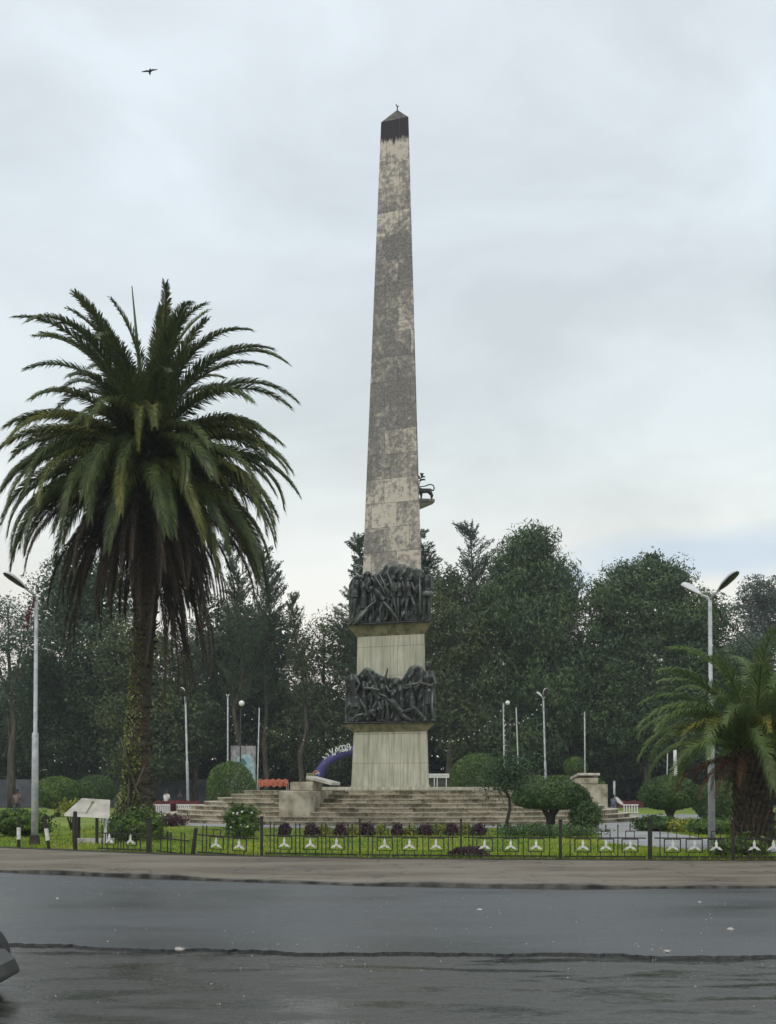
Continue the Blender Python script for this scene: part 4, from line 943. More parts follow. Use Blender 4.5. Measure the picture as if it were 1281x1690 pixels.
# slim crooked tree in front of the right steps
st = empty('slim_tree', (X(838, 38), 38, ZG), 'slim crooked young tree with a small dark crown in front of the steps', 'tree')
def q_(x, y): return (X(x, 38)-X(838, 38), 0, Z(y, 38)-ZG)
mb = MB(); mb.tube([q_(838, 1378), q_(837, 1355), q_(842, 1335), q_(841, 1318), q_(833, 1302), q_(830, 1285), q_(826, 1262)], [.075, .06, .055, .05, .045, .03, .015], 8)
mb.tube([q_(833, 1302), q_(846, 1290), q_(852, 1270)], [.035, .025, .012], 6); mb.tube([q_(830, 1290), q_(818, 1275), q_(812, 1262)], [.03, .02, .01], 6); mb.build('trunk', M['stem'], st, True)
r = np.random.default_rng(31); C = r.normal(size=(2600, 3))*np.array([.42, .38, .30]); C[:, 2] += q_(838, 1278)[2]; C[:, 0] += .02
quads('crown', leaf_quads(C, .085, 1.5, r=r), TM['dark'], st)
# row of purple and lime clumps edging the lawn
for k, x in enumerate([470, 515, 562, 606, 656, 702, 745, 790]):
    nth = ['first', 'second', 'third', 'fourth', 'fifth', 'sixth', 'seventh', 'eighth'][k]
    shrub('border_plant', x, 1359+(k % 3), 1388, 10+(k % 2)*1.5, 36.6, f'{nth} purple leaved clump from the left in the border below the steps', 'purple', 'purple and lime plants edging the lawn', n=900, size=.06, cat='plant', noise_=.15)
for k, x in enumerate([536, 583, 629, 677, 725, 766]):
    nth = ['first', 'second', 'third', 'fourth', 'fifth', 'sixth'][k]
    shrub('border_plant', x, 1361+(k % 2), 1388, 11, 36.9, f'{nth} yellow green clump from the left in the border below the steps', 'lime', 'purple and lime plants edging the lawn', n=560, size=.06, cat='plant', noise_=.2)
# grass
r = np.random.default_rng(11); n = 60000
d_ = 24+r.random(n)**1.6*22; x_ = r.uniform(-.36, .36, n)*d_*1.05
f_ = np.interp(x_, xs, FY)+.1; k = (d_ > f_)
for (poly) in (pp,):
    px = np.array([p.x for p in poly]); py = np.array([p.y for p in poly]); ins = np.zeros(n, bool); j = len(px)-1
    for i in range(len(px)):
        c_ = ((py[i] > d_) != (py[j] > d_)) & (x_ < (px[j]-px[i])*(d_-py[i])/(py[j]-py[i]+1e-9)+px[i]); ins ^= c_; j = i
    k &= ~ins
k &= ((x_-CX)**2+(d_-CY)**2 > 14.7**2)
x_, d_ = x_[k], d_[k]; n = len(x_); h_ = r.uniform(.03, .085, n)*(1+.6*(np.abs(d_-np.interp(x_, xs, FY)) < .5)); a = r.uniform(0, math.pi, n); wv = r.uniform(.010, .02, n)
sx = np.cos(a)*wv; sy = np.sin(a)*wv; lx = r.normal(size=n)*.03; ly = r.normal(size=n)*.03; z = np.full(n, .125)
Vg = np.stack([np.stack([x_-sx, d_-sy, z], 1), np.stack([x_+sx, d_+sy, z], 1), np.stack([x_+lx, d_+ly, z+h_], 1)], 1)
tag(quads('grass', Vg, M['blade']), 'bright green mown lawn grass inside the fence', 'grass', kind='stuff')

# ------------------------------------------------------------------ fence
FG = 'iron fence along the lawn edge'
def fence_pt(x):     # world point of the fence line under photo column x
    d = 25.0
    for _ in range(30): d = fy(X(x, d))+.12
    return Vector((X(x, d), d, ZG))
def star(cx_, z, r_=.15):
    mb = MB()
    for a in (90, 210, 330):
        a = R(a); dx, dz = math.cos(a), math.sin(a); nx, nz = -dz, dx
        w_ = .030
        V = []
        for yy_ in (-.014, .014):
            V += [(cx_, yy_-.03, z), (cx_+dx*r_*.42+nx*w_, yy_-.03, z+dz*r_*.42+nz*w_), (cx_+dx*r_, yy_-.03, z+dz*r_), (cx_+dx*r_*.42-nx*w_, yy_-.03, z+dz*r_*.42-nz*w_)]
        mb.add(V, [(0, 1, 2, 3), (7, 6, 5, 4), (0, 4, 5, 1), (1, 5, 6, 2), (2, 6, 7, 3), (3, 7, 4, 0)])
    mb.tube([(cx_, -.055, z), (cx_, -.02, z)], .035, 8)
    return mb
def panel(x0, x1, stars, label, tilt=0, drop=0, missing=0, hgt=.58, sp=.72):
    A, B = fence_pt(x0), fence_pt(x1); L_ = (B-A).length; az_ = math.atan2(B.y-A.y, B.x-A.x)
    root = empty('iron_fence', A, label, 'fence', FG, az_); root.rotation_euler = (R(tilt), R(drop), az_)
    mb = MB(); mb.box((L_/2, 0, .07), (L_, .02, .03)); mb.box((L_/2, 0, hgt-.12), (L_, .02, .026))
    r_ = random.Random(int(x0)); us = []
    for sx_ in stars:
        q = fence_pt(sx_); us.append((q-A).length)
    def bar(u, z0, z1, spike=True):
        if r_.random() < missing: return
        mb.box((u, 0, (z0+z1)/2), (.021, .016, z1-z0))
        if spike: mb.tube([(u, 0, z1-.02), (u, 0, z1+.02), (u, 0, z1+.07)], [.008, .018, .001], 5)
    for u in us:
        for s_ in (-1, 1):
            bar(u+s_*.18, .07, hgt-.12-.0, False) if False else None
            mb.box((u+s_*.165, 0, .30), (.022, .016, .27)); mb.box((u+s_*.11, 0, .12), (.016, .014, .10)); mb.box((u+s_*.09, 0, .52), (.016, .014, .17))
        mb.box((u, 0, .435), (.345, .014, .018)); mb.box((u, 0, .165), (.345, .014, .018)); mb.box((u, 0, .605), (.196, .014, .018)); bar(u, .60, sp-.03)
    # plain pickets between the star units
    edges = [0]+us+[L_]
    for a, b_ in zip(edges[:-1], edges[1:]):
        lo = a+(.165 if a in us else .03); hi = b_-(.165 if b_ in us else .03); k = max(0, int(round((hi-lo)/.10))-1)
        for i in range(1, k+1): bar(lo+(hi-lo)*i/(k+1), .05, sp-.03)
    mb.build('bars', M['fence'], root)
    for u in us: star(u, .285).build('star_ornament', M['white'], root)
    return root
def post(x, h, r_, label, mkey='fence', lean=0, band=False, dd=0, sq=False):
    q = fence_pt(x); q.y += dd; root = empty('fence_post', q, label, 'post', FG); root.rotation_euler = (0, R(lean), 0)
    mb = MB()
    if sq: r_ *= .62; mb.box((0, 0, h/2), (r_*2, r_*1.6, h)); mb.box((0, 0, h+.012), (r_*2.5, r_*2.1, .03))
    else: mb.tube([(0, 0, -.03), (0, 0, h*.6), (0, 0, h-.02), (0, 0, h)], [r_, r_*.95, r_*.9, r_*.6], 9)
    mb.build('shaft', M[mkey], root)
    if band: MB().tube([(0, 0, .22), (0, 0, .52)], r_*1.1, 9).build('painted_band', M['white'], root)
    return root
post(31, .80, .045, 'wooden fence post with a white band at the left edge of the photo', 'fence', 0, True)
post(81, .85, .045, 'leaning black and white post just right of the left street lamp', 'fence', -8, True)
post(124, .95, .055, 'dark post standing under the left end of the tilted slab')
post(246, .80, .09, 'thick dark double post at the foot of the large palm', sq=True)
post(318, .62, .05, 'leaning broken post in the damaged stretch of fence', lean=7)
post(432, .86, .05, 'square iron post between the damaged fence and the first full panel', sq=True)
post(594, .82, .032, 'slim iron post left of the obelisk center line', sq=True)
post(761, .82, .032, 'slim iron post beside the dark heaped bush', sq=True)
post(925, .82, .05, 'square iron post below the umbrella shaped bush', sq=True)
post(1073, .84, .065, 'stout dark post below the domed right bush', sq=True)
post(1210, .82, .045, 'square iron post left of the small palm trunk', sq=True)
panel(162, 240, [182, 217], 'short fence panel with two white stars below the tilted slab', hgt=.56, sp=.62)
panel(258, 312, [], 'bent starless fence piece right of the large palm', tilt=4, drop=4, missing=.3, sp=.52, hgt=.5)
panel(326, 426, [357, 395], 'sagging fence panel with two low stars below the rose bush', tilt=3, drop=3, missing=.15, sp=.66)
panel(438, 590, [470, 513, 556], 'straight three star fence panel left of the slim center post')
panel(598, 757, [635, 676, 720], 'three star fence panel in front of the obelisk')
panel(765, 919, [800, 843, 885], 'three star fence panel under the slim crooked tree')
panel(931, 1066, [962, 1000, 1040], 'three star fence panel below the umbrella bush and path')
panel(1080, 1205, [1110, 1146, 1182], 'three star fence panel crossing the pale path at the right lamp')
panel(1215, 1320, [1245, 1277], 'fence panel with two stars at the small palm on the right edge')

# ------------------------------------------------------------------ tilted slab on posts
sb = empty('memorial_slab', (X(146, 31), 31, ZG), 'cracked white marble slab tilted on short legs by the left fence', 'monument slab')
def s_(x, y, dd=0): q = P(x, y, 31+dd); return q-Vector((X(146, 31), 31, ZG))
c4 = [s_(106, 1343), s_(181, 1347), s_(182, 1320, .9), s_(135, 1317, .9)]
V = [tuple(p) for p in c4]+[tuple(p-Vector((0, .03, .07))) for p in c4]
mb = MB(); mb.add(V, [(0, 1, 2, 3), (7, 6, 5, 4), (0, 4, 5, 1), (1, 5, 6, 2), (2, 6, 7, 3), (3, 7, 4, 0)]); mb.build('slab', M['slab'], sb, bevel=.01)
mb = MB(); u = [s_(132, 1336), s_(142, 1334.5), s_(156, 1323.5, .72), s_(152, 1322.5, .75), s_(141, 1331)]
nrm = (c4[1]-c4[0]).cross(c4[3]-c4[0]).normalized()
def onpl(p): # drop the point to the slab plane
    return p-nrm*((p-c4[0]).dot(nrm))+nrm*.006
mb.add([tuple(onpl(p)) for p in u], [(0, 1, 2, 3, 4)]); mb.build('broken_inscription', M['cornice'], sb)
for x, y0, dd, m_ in ((122, 1346, .1, 'fence'), (160, 1347, .1, 'fence'), (174, 1344, .3, 'white'), (130, 1330, .75, 'fence')):
    a = s_(x, y0, dd); MB().tube([(a.x, a.y, -.02), (a.x, a.y, a.z-.05)], .045, 8).build('leg', M[m_], sb)
MB().box((.0, .6, .06), (1.05, .4, .16)).build('plinth', M['slab'], sb, bevel=.01)

# ------------------------------------------------------------------ street lamps
def head(mb, mb2, p, q, w_=.17):
    """lamp housing from p (neck) to q (tip), lens underneath"""
    p, q = Vector(p), Vector(q); ax = (q-p).normalized(); L_ = (q-p).length; sd_ = ax.cross(Vector((0, 0, 1))).normalized(); up = ax.cross(sd_).normalized()
    if up.z < 0: up = -up
    prof = [(0, .28), (.12, .45), (.35, .85), (.7, 1.0), (.9, .85), (1.0, .35)]; n = 10; V = []; V2 = []
    for t, k in prof:
        c_ = p+ax*L_*t
        for i in range(n+1):
            a = math.pi*i/n; V.append(c_+sd_*math.cos(a)*w_*k+up*(math.sin(a)*w_*.75*k))
    m = n+1; Fc = [(i*m+k, i*m+k+1, (i+1)*m+k+1, (i+1)*m+k) for i in range(len(prof)-1) for k in range(n)]
    Fc += [tuple(range(n, -1, -1)), tuple((len(prof)-1)*m+k for k in range(n+1))]
    Fc += [(i*m, (i+1)*m, (i+1)*m+n, i*m+n) for i in range(len(prof)-1)]
    mb.add(V, Fc)
    for t, k in prof[1:]:
        c_ = p+ax*L_*t
        for i in range(7):
            a = -math.pi*i/6; V2.append(c_-up*.004+sd_*math.cos(a)*w_*.9*k+up*(math.sin(a)*w_*.32*k))
    mb2.add(V2, [(i*7+k, i*7+k+1, (i+1)*7+k+1, (i+1)*7+k) for i in range(len(prof)-2) for k in range(6)]+[tuple(range(7)), tuple((len(prof)-2)*7+k for k in range(6, -1, -1))])
def lamp(x, ytop, d, label, heads=(), r0=.085, r1=.05, yb=None, group='street lamps around the monument', name='street_lamp', ball=None, xt=None, mk='pole', box=False, cat='street lamp'):
    root = empty(name, (X(x, d), d, ZG), label, cat, group)
    zt = Z(ytop, d)-ZG; dx = (X(xt, d)-X(x, d)) if xt else 0
    mb = MB(); mb.tube([(0, 0, -.03), (dx*.45, 0, zt*.45), (dx*.46, 0, zt*.455), (dx, 0, zt)], [r0, r0*.92, r1*1.1, r1], 12); mb.build('pole', M[mk], root, True)
    if box: MB().tube([(0, 0, -.02), (0, 0, .26), (0, 0, .28)], [.16, .13, .09], 10).build('base', M['verge'], root)
    for (nx, ny, tx, ty, dy, wid) in heads:
        def lp(a, b_, yy_=0): return Vector((X(a, d)-X(x, d), yy_, Z(b_, d)-ZG))
        nk = lp(nx, ny, dy*.35); tip = lp(tx, ty, dy)
        MB().tube([(dx, 0, zt-.05), (dx+(nk.x-dx)*.4, nk.y*.4, zt+(nk.z-zt)*.45), tuple(nk)], [.04, .035, .03], 8).build('arm', M[mk], root, True)
        a = MB(); b_ = MB(); head(a, b_, nk, tip, wid); h_ = a.build('lamp_head', M['alu'], root, True); b_.build('lens', M['lens'], h_, True)
    if ball:
        q = (X(ball[0], d)-X(x, d), .0, Z(ball[1], d)-ZG); MB().ball(q, ball[2], 14, 10).build('globe', M['opal'], root, True)
        MB().tube([(dx, 0, zt-.02), (q[0], 0, q[2]-ball[2]*.8)], .03, 6).build('arm', M[mk], root)
    return root
lamp(57, 985, 30.5, 'tall grey street lamp with one head at the left fence', [(50, 976, 22, 954, -.75, .145)], xt=60, box=True, r0=.095)
lamp(1175, 988, 30.0, 'tall grey street lamp with two angled heads beside the right palm', [(1180, 979, 1204, 952, -.75, .155), (1163, 979, 1139, 956, .8, .165)], xt=1172, r0=.095)
lamp(311, 1150, 66, 'street lamp with one small head between the palm and the steps', [(307, 1146, 300, 1136, -.3, .16)], xt=306)
lamp(376, 1152, 83, 'pale pole with two tiny lamp heads behind the largest dome bush', [(375, 1151, 373, 1146, 0, .10), (377, 1151, 379, 1146, 0, .10)], xt=376, r0=.07, name='lamp_pole')
lamp(424, 1168, 83, 'plain thin pole right of the painted billboard', xt=428, r0=.06, r1=.04, name='flag_pole', cat='pole')
lamp(397, 1170, 86, 'dark post carrying a white globe left of the plain thin pole', ball=(399, 1161, .22), r0=.06, r1=.05, mk='fence', name='globe_lamp')
lamp(833, 1160, 80, 'leftmost of the three slim poles behind the right steps, hung with bulbs', r0=.07, r1=.05, xt=831, name='lamp_pole')
lamp(842, 1170, 84, 'dark post carrying a white globe right of the bulb hung pole', ball=(838, 1160, .17), r0=.04, r1=.04, mk='fence', name='globe_lamp')
lamp(858, 1168, 78, 'plain thin pole leaning slightly between the globe and the double headed lamp', r0=.06, r1=.04, xt=852, name='flag_pole', cat='pole')
lamp(902, 1155, 72, 'double headed street lamp above the umbrella shaped bush', [(898, 1152, 902, 1137, -.4, .22), (895, 1150, 887, 1142, .3, .14)], xt=897, r0=.08)
lamp(966, 1175, 80, 'faint grey pole in front of the domed tree above the right lectern', r0=.05, r1=.045, xt=965, name='flag_pole', cat='pole')
lamp(1100, 1238, 90, 'thin pale pole left of the white trunk behind the domed right bush', r0=.05, r1=.04, xt=1102, name='flag_pole', cat='pole')
lamp(1117, 1238, 88, 'thick whitish post behind the domed right bush', r0=.16, r1=.13, xt=1114, mk='white', name='white_post', cat='post')
lamp(1014, 1289, 75, 'short blue grey post right of the rounded lectern block', r0=.07, r1=.07, xt=1014, mk='pole', name='short_post', cat='post')
# garland hanging from left lamp, cable from the right lamp
def blob_line(pts, r_): 
    mb = MB(); mb.tube(pts, r_, 5); return mb
g_ = empty('garland', P(58, 985, 30.5), 'faded red tinsel garland hanging from the left street lamp', 'garland'); o = P(58, 985, 30.5)
r = np.random.default_rng(6); t = r.random(420); C = np.stack([(-18*t+2*np.sin(t*9))*30.5/F, r.normal(size=420)*.03, -(52*t)*30.5/F], 1)+r.normal(size=(420, 3))*.035
M['tinsel'] = noisy('red_tinsel', (.09,.02,.025), (.19,.04,.055), 9, .4, 3, 0)
quads('tinsel', leaf_quads(C, .045, 2, r=r), M['tinsel'], g_)
MB().tube([(0, 0, 0), (-9*30.5/F, 0, -26*30.5/F), (-18*30.5/F, 0, -52*30.5/F)], .008, 5).build('wire', M['fence'], g_)
MB().ball((-15*30.5/F, -.05, -44*30.5/F), .05, 8, 6).build('bow', M['white'], g_)
o = P(1173, 992, 30); cb = empty('cable', o, 'dark sagging wire with bulb holders running down right from the double lamp', 'cable')
e = P(1222, 1043, 33)-o; mb = MB(); pts = [Vector((0, 0, 0)).lerp(e, k/8)+Vector((0, 0, -.12*math.sin(math.pi*k/8))) for k in range(9)]
mb.tube(pts, .014, 5); mb.tube([pts[-1], pts[-1]+e*1.4+Vector((0, 0, -.2))], .014, 5); mb.build('wire', M['fence'], cb)
for k in (3, 6): MB().tube([pts[k], pts[k]-Vector((0, 0, .1))], [.025, .04], 6).build('bulb_holder', M['fence'], cb)
MB().tube([(0, 0, .05), (.12, 0, .10), (.22, 0, .04)], .015, 5).build('hook', M['fence'], cb)
# strings of bulbs across the trees
def bulbs(pts, d, n, label, sag, rr=.075):
    a = P(*pts[0], d); b_ = P(*pts[1], d); root = empty('bulb_string', a, label, 'string lights', 'strings of bulbs between the poles')
    L_ = [Vector((0, 0, 0)).lerp(b_-a, k/24)-Vector((0, 0, sag*math.sin(math.pi*k/24))) for k in range(25)]
    MB().tube(L_, .012, 4).build('wire', M['fence'], root)
    me = None
    for k in range(n):
        t = (k+.5)/n; p = Vector((0, 0, 0)).lerp(b_-a, t)-Vector((0, 0, sag*math.sin(math.pi*t)+.05))
        if me is None: o_ = MB().ball((0, 0, 0), rr, 8, 6).build('bulb', M['opal'], root, True); me = o_.data
        else: o_ = bpy.data.objects.new('bulb', me); COL.objects.link(o_); o_.parent = root
        o_.location = p
bulbs(((708, 1218), (831, 1168)), 80, 14, 'string of bulbs from the pedestal to the left of the slim right poles', 1.0, .042)
bulbs(((831, 1195), (897, 1158)), 76, 9, 'string of bulbs between the bulb hung pole and double headed lamp', .5, .04)
bulbs(((398, 1175), (580, 1212)), 84, 15, 'string of bulbs from the white globe toward the pedestal', 1.1, .042)
bulbs(((376, 1160), (396, 1240)), 84, 6, 'short string of bulbs dropping beside the left white globe', .1, .034)
bulbs(((831, 1160), (838, 1290)), 79, 16, 'vertical string of bulbs wound down the leftmost slim right pole', .0, .034)

# ------------------------------------------------------------------ things behind
# inflatable arch with lettering
ar = empty('inflatable_arch', (X(612, 84), 84, ZG), 'blue inflatable arch with white lettering behind the pedestal', 'arch')
M['blue'] = noisy('blue_arch_vinyl', (.035,.028,.15), (.055,.045,.20), 2, .5, 3, 0)
def ap(x, y): return Vector((X(x, 84)-X(612, 84), 0, Z(y, 84)-ZG))
lft = [(522, 1330), (522, 1300), (525, 1284), (531, 1269), (541, 1257), (556, 1248), (575, 1241), (595, 1237), (612, 1236)]
pts = [ap(x, y) for x, y in lft]+[ap(1224-x, y) for x, y in reversed(lft[:-1])]
mb = MB(); mb.tube(pts, .36, 16); mb.build('tube', M['blue'], ar, True)
bl = MB(); n = 40; c0 = ap(522.5, 1277)
def disc(m_, seg, name, rad=.235, yo=-.40, par=ar):
    mb = MB(); V = [(c0.x+rad*x, yo, c0.z+rad*z) for x, z in seg]; V2 = [(a, b_+.02, c_) for a, b_, c_ in V]; k = len(V)
    mb.add(V+V2, [tuple(range(k)), tuple(range(2*k-1, k-1, -1))]+[(i, k+i, k+(i+1) % k, (i+1) % k) for i in range(k)]); return mb.build(name, m_, par)
th = [2*math.pi*k/40 for k in range(40)]
em = disc(M['white'], [(math.cos(a), math.sin(a)) for a in th], 'round_emblem')
M['red'] = mat('emblem_red', (.36, .03, .03), .5)[0]; M['navy'] = mat('emblem_blue', (.02, .03, .20), .5)[0]
wave = lambda x, o: o+.16*math.sin(x*2.6)
xs2 = np.linspace(-.86, .86, 14)
disc(M['red'], [(.9*math.cos(a), .9*math.sin(a)) for a in np.linspace(R(20), R(160), 14)]+[(x, wave(x, .22)) for x in xs2], 'emblem_field', yo=-.416, par=em)
disc(M['navy'], [(x, wave(x, -.22)) for x in xs2]+[(.9*math.cos(a), .9*math.sin(a)) for a in np.linspace(R(-20), R(-160), 14)], 'emblem_field', yo=-.416, par=em)
fd = None
def letter(ch, loc, rot, size, m_, parent):
    cu = bpy.data.curves.new('letter', 'FONT'); cu.body = ch; cu.size = size; cu.extrude = .02; cu.offset = .016*size; cu.align_x = 'CENTER'; cu.align_y = 'CENTER'
    t = bpy.data.objects.new('t', cu); COL.objects.link(t); bpy.context.view_layer.update()
    me = bpy.data.meshes.new_from_object(t.evaluated_get(bpy.context.evaluated_depsgraph_get())); me.name = 'letter'
    bpy.data.objects.remove(t)
    o = obj('letter', me, m_, parent); o.location = loc; o.rotation_euler = (R(90), -rot, 0); return o
for ch, x, y, rot, sz in (('\u12a5', 536.5, 1251, 42, .42), ('\u1295', 541.5, 1246.5, 36, .42), ('\u1202', 549, 1242.5, 26, .70), ('\u120d', 557, 1238.5, 20, .66), ('\u1328', 566.5, 1236.5, 10, .66), ('\u12d3', 576.5, 1234, 4, .66)):
    q = ap(x, y); letter(ch, (q.x, -.42, q.z), R(rot), sz, M['white'], ar)
# billboard
bb = empty('billboard', (X(402, 88), 88, ZG), 'weathered grey billboard with a faded blue and teal painting behind the dome bush', 'billboard')
def bq(x, y): return Vector((X(x, 88)-X(402, 88), 0, Z(y, 88)-ZG))
def bill():
    m, t, b = mat('faded_painting', rough=.8); v = coords(t); n = noise(t, coords(t, scale=(1.2, 1, .5)), 2.4, 6, .7)
    c = cramp(t, n, [(.33, (.08,.075,.085)), (.5, (.25,.24,.26)), (.66, (.46,.45,.46))]); t.links.new(c, b.inputs['Base Color']); return m
mb = MB(); a, b_ = bq(381, 1310), bq(422, 1231); mb.box(((a.x+b_.x)/2, 0, (a.z+b_.z)/2), (b_.x-a.x, .12, b_.z-a.z)); bo = mb.build('board', bill(), bb)
M['sky_paint'] = noisy('pale_blue_paint', (.22,.33,.42), (.40,.52,.58), 3, .8, 5, 0); M['teal'] = noisy('teal_paint', (.02,.14,.14), (.06,.24,.22), 3, .8, 4, 0)
def patch(poly, m_, yo, name='painted_patch'):
    mb = MB(); q = [bq(x, y) for x, y in poly]; V = [(p.x, yo, p.z) for p in q]+[(p.x, yo+.012, p.z) for p in q]; k = len(q)
    mb.add(V, [tuple(range(k)), tuple(range(2*k-1, k-1, -1))]); mb.build(name, m_, bo)
patch([(389, 1258), (393, 1250), (399, 1246), (410, 1245), (417, 1249), (420, 1262), (421, 1280), (419, 1298), (414, 1290), (410, 1272), (402, 1262)], M['sky_paint'], -.08)
patch([(395, 1252), (402, 1252), (407, 1258), (406, 1263), (400, 1262), (397, 1258)], M['teal'], -.095)
for x in (383, 420): q = bq(x, 1310); MB().box((q.x, .12, q.z/2+.6), (.14, .12, q.z+1.2)).build('leg', M['fence'], bb)
# orange awning
aw = empty('awning', (X(450, 86), 86, ZG), 'low orange red awning left of the lectern with pale goods under it', 'awning')
M['orange'] = noisy('orange_cloth', (.26,.05,.02), (.46,.13,.06), 3, .8, 5, .2)
mb = MB(); V = []; n = 16
for i in range(n+1):
    x = (-25+50*i/n)*86/F; sg = .06*math.sin(i*1.9)
    V += [(x, .9, Z(1286, 86)-ZG+sg), (x, -.5, Z(1292, 86)-ZG+sg), (x, -.55, Z(1298, 86)-ZG+sg*1.6)]
mb.add(V, [(3*i, 3*i+1, 3*i+4, 3*i+3) for i in range(n)]+[(3*i+1, 3*i+2, 3*i+5, 3*i+4) for i in range(n)])
o_ = mb.build('cloth', M['orange'], aw); s__ = o_.modifiers.new('t', 'SOLIDIFY'); s__.thickness = .03
for x in (-1.1, 1.1):
    for y in (-.45, .8): MB().tube([(x, y, 0), (x, y, Z(1291, 86)-ZG)], .03, 6).build('leg', M['white'], aw)
# white kiosk right of the pedestal
ki = empty('kiosk', (X(716, 80), 80, ZG), 'small kiosk with a long white sign board right of the pedestal', 'kiosk')
k0 = Z(1284, 80)-ZG; k1 = Z(1277, 80)-ZG
MB().box((0, .5, k0/2), (1.9, 1.6, k0)).build('body', M['bronze_dark'], ki)
sg = MB().box((.1, -.42, (k0+k1)/2), (1.9, .12, k1-k0)).build('sign', M['white'], ki)
r_ = random.Random(2); mb = MB(); x = -.72
while x < .92:
    wd = r_.uniform(.02, .05); mb.box((x, -.485, (k0+k1)/2-.01), (wd, .01, r_.uniform(.07, .11))); x += wd+.025
    if r_.random() < .12: x += .07
mb.build('faded_writing', M['pole'], sg)
for x in (.02, .22, .85): MB().box((x, -.40, k0/2), (.06, .06, k0)).build('leg', M['white'], ki)
MB().box((.45, -.32, 1.9), (.7, .02, .5)).build('window', M['lens'], ki)
# white balustrades with red cloth behind
def balustrade(x0, x1, d, label, n):
    a = X(x0, d); b_ = X(x1, d); root = empty('balustrade', (a, d, ZG), label, 'railing', 'white railings at the park edge')
    L_ = b_-a; zt = Z(1328.5, d)-ZG
    MB().box((L_/2, 0, zt), (L_, .10, .07)).build('top_rail', M['white'], root); MB().box((L_/2, 0, .12), (L_, .10, .06)).build('bottom_rail', M['white'], root)
    me = None
    for k in range(n):
        u = (k+.5)*L_/n; o_ = MB().box((0, 0, zt/2), (.06, .06, zt-.1)).build('baluster', M['white'], root); o_.location = (u, 0, 0.02)
balustrade(244, 282, 60.5, 'white railing just right of the large palm trunk', 12)
balustrade(290, 326, 60.5, 'white railing right of the red cloth at the left end of the steps', 11)
balustrade(1028, 1054, 68, 'short white railing right of the steps near the white sloping banner', 6)
M['redcloth'] = noisy('dull_red_cloth', (.07,.012,.018), (.15,.03,.03), 2, .8, 4, .1)
def cloth(x0, x1, y0, y1, d, label):
    root = MB(); a, b_ = P(x0, y1, d), P(x1, y0, d); n = 14; V = []
    for i in range(n+1):
        x = a.x+(b_.x-a.x)*i/n; V += [(x, d+.05*math.sin(i*1.7), a.z), (x, d+.05*math.sin(i*1.7), b_.z+.04*math.sin(i*.9))]
    root.add(V, [(2*i, 2*i+2, 2*i+3, 2*i+1) for i in range(n)]); o_ = root.build('banner_cloth', M['redcloth']); q = o_.modifiers.new('t', 'SOLIDIFY'); q.thickness = .04
    tag(o_, label, 'banner', 'dark red cloths along the railings')
cloth(238, 330, 1321, 1344, 61.8, 'dark red cloth strip behind the left white railings'); cloth(282, 290, 1326, 1343, 60.4, 'narrow red cloth hanging in the gap between the two left railings'); cloth(1020, 1062, 1322, 1332, 69, 'dark red strip behind the short right railing')
bn = MB(); a = [P(1016, 1316, 66), P(1019, 1315, 66), P(1029, 1326, 66), P(1027, 1329, 66), P(1016, 1322, 66)]
bn.add([tuple(p) for p in a]+[tuple(p+Vector((0, .04, 0))) for p in a], [tuple(range(5)), tuple(range(9, 4, -1))]+[(i, 5+i, 5+(i+1) % 5, (i+1) % 5) for i in range(5)])
tag(bn.build('banner', M['white']), 'white banner sloping down right from the short blue grey post', 'banner')
# low dark wall behind left side of the park
wl_ = MB().box((X(150, 98), 98, 1.3), (26, .25, 2.3)).build('boundary_wall', noisy('grey_wall_paint', (.05,.055,.065), (.11,.12,.135), .8, .8, 5, 0))
tag(wl_, 'dim grey boundary wall under the trees behind the large palm', 'wall')

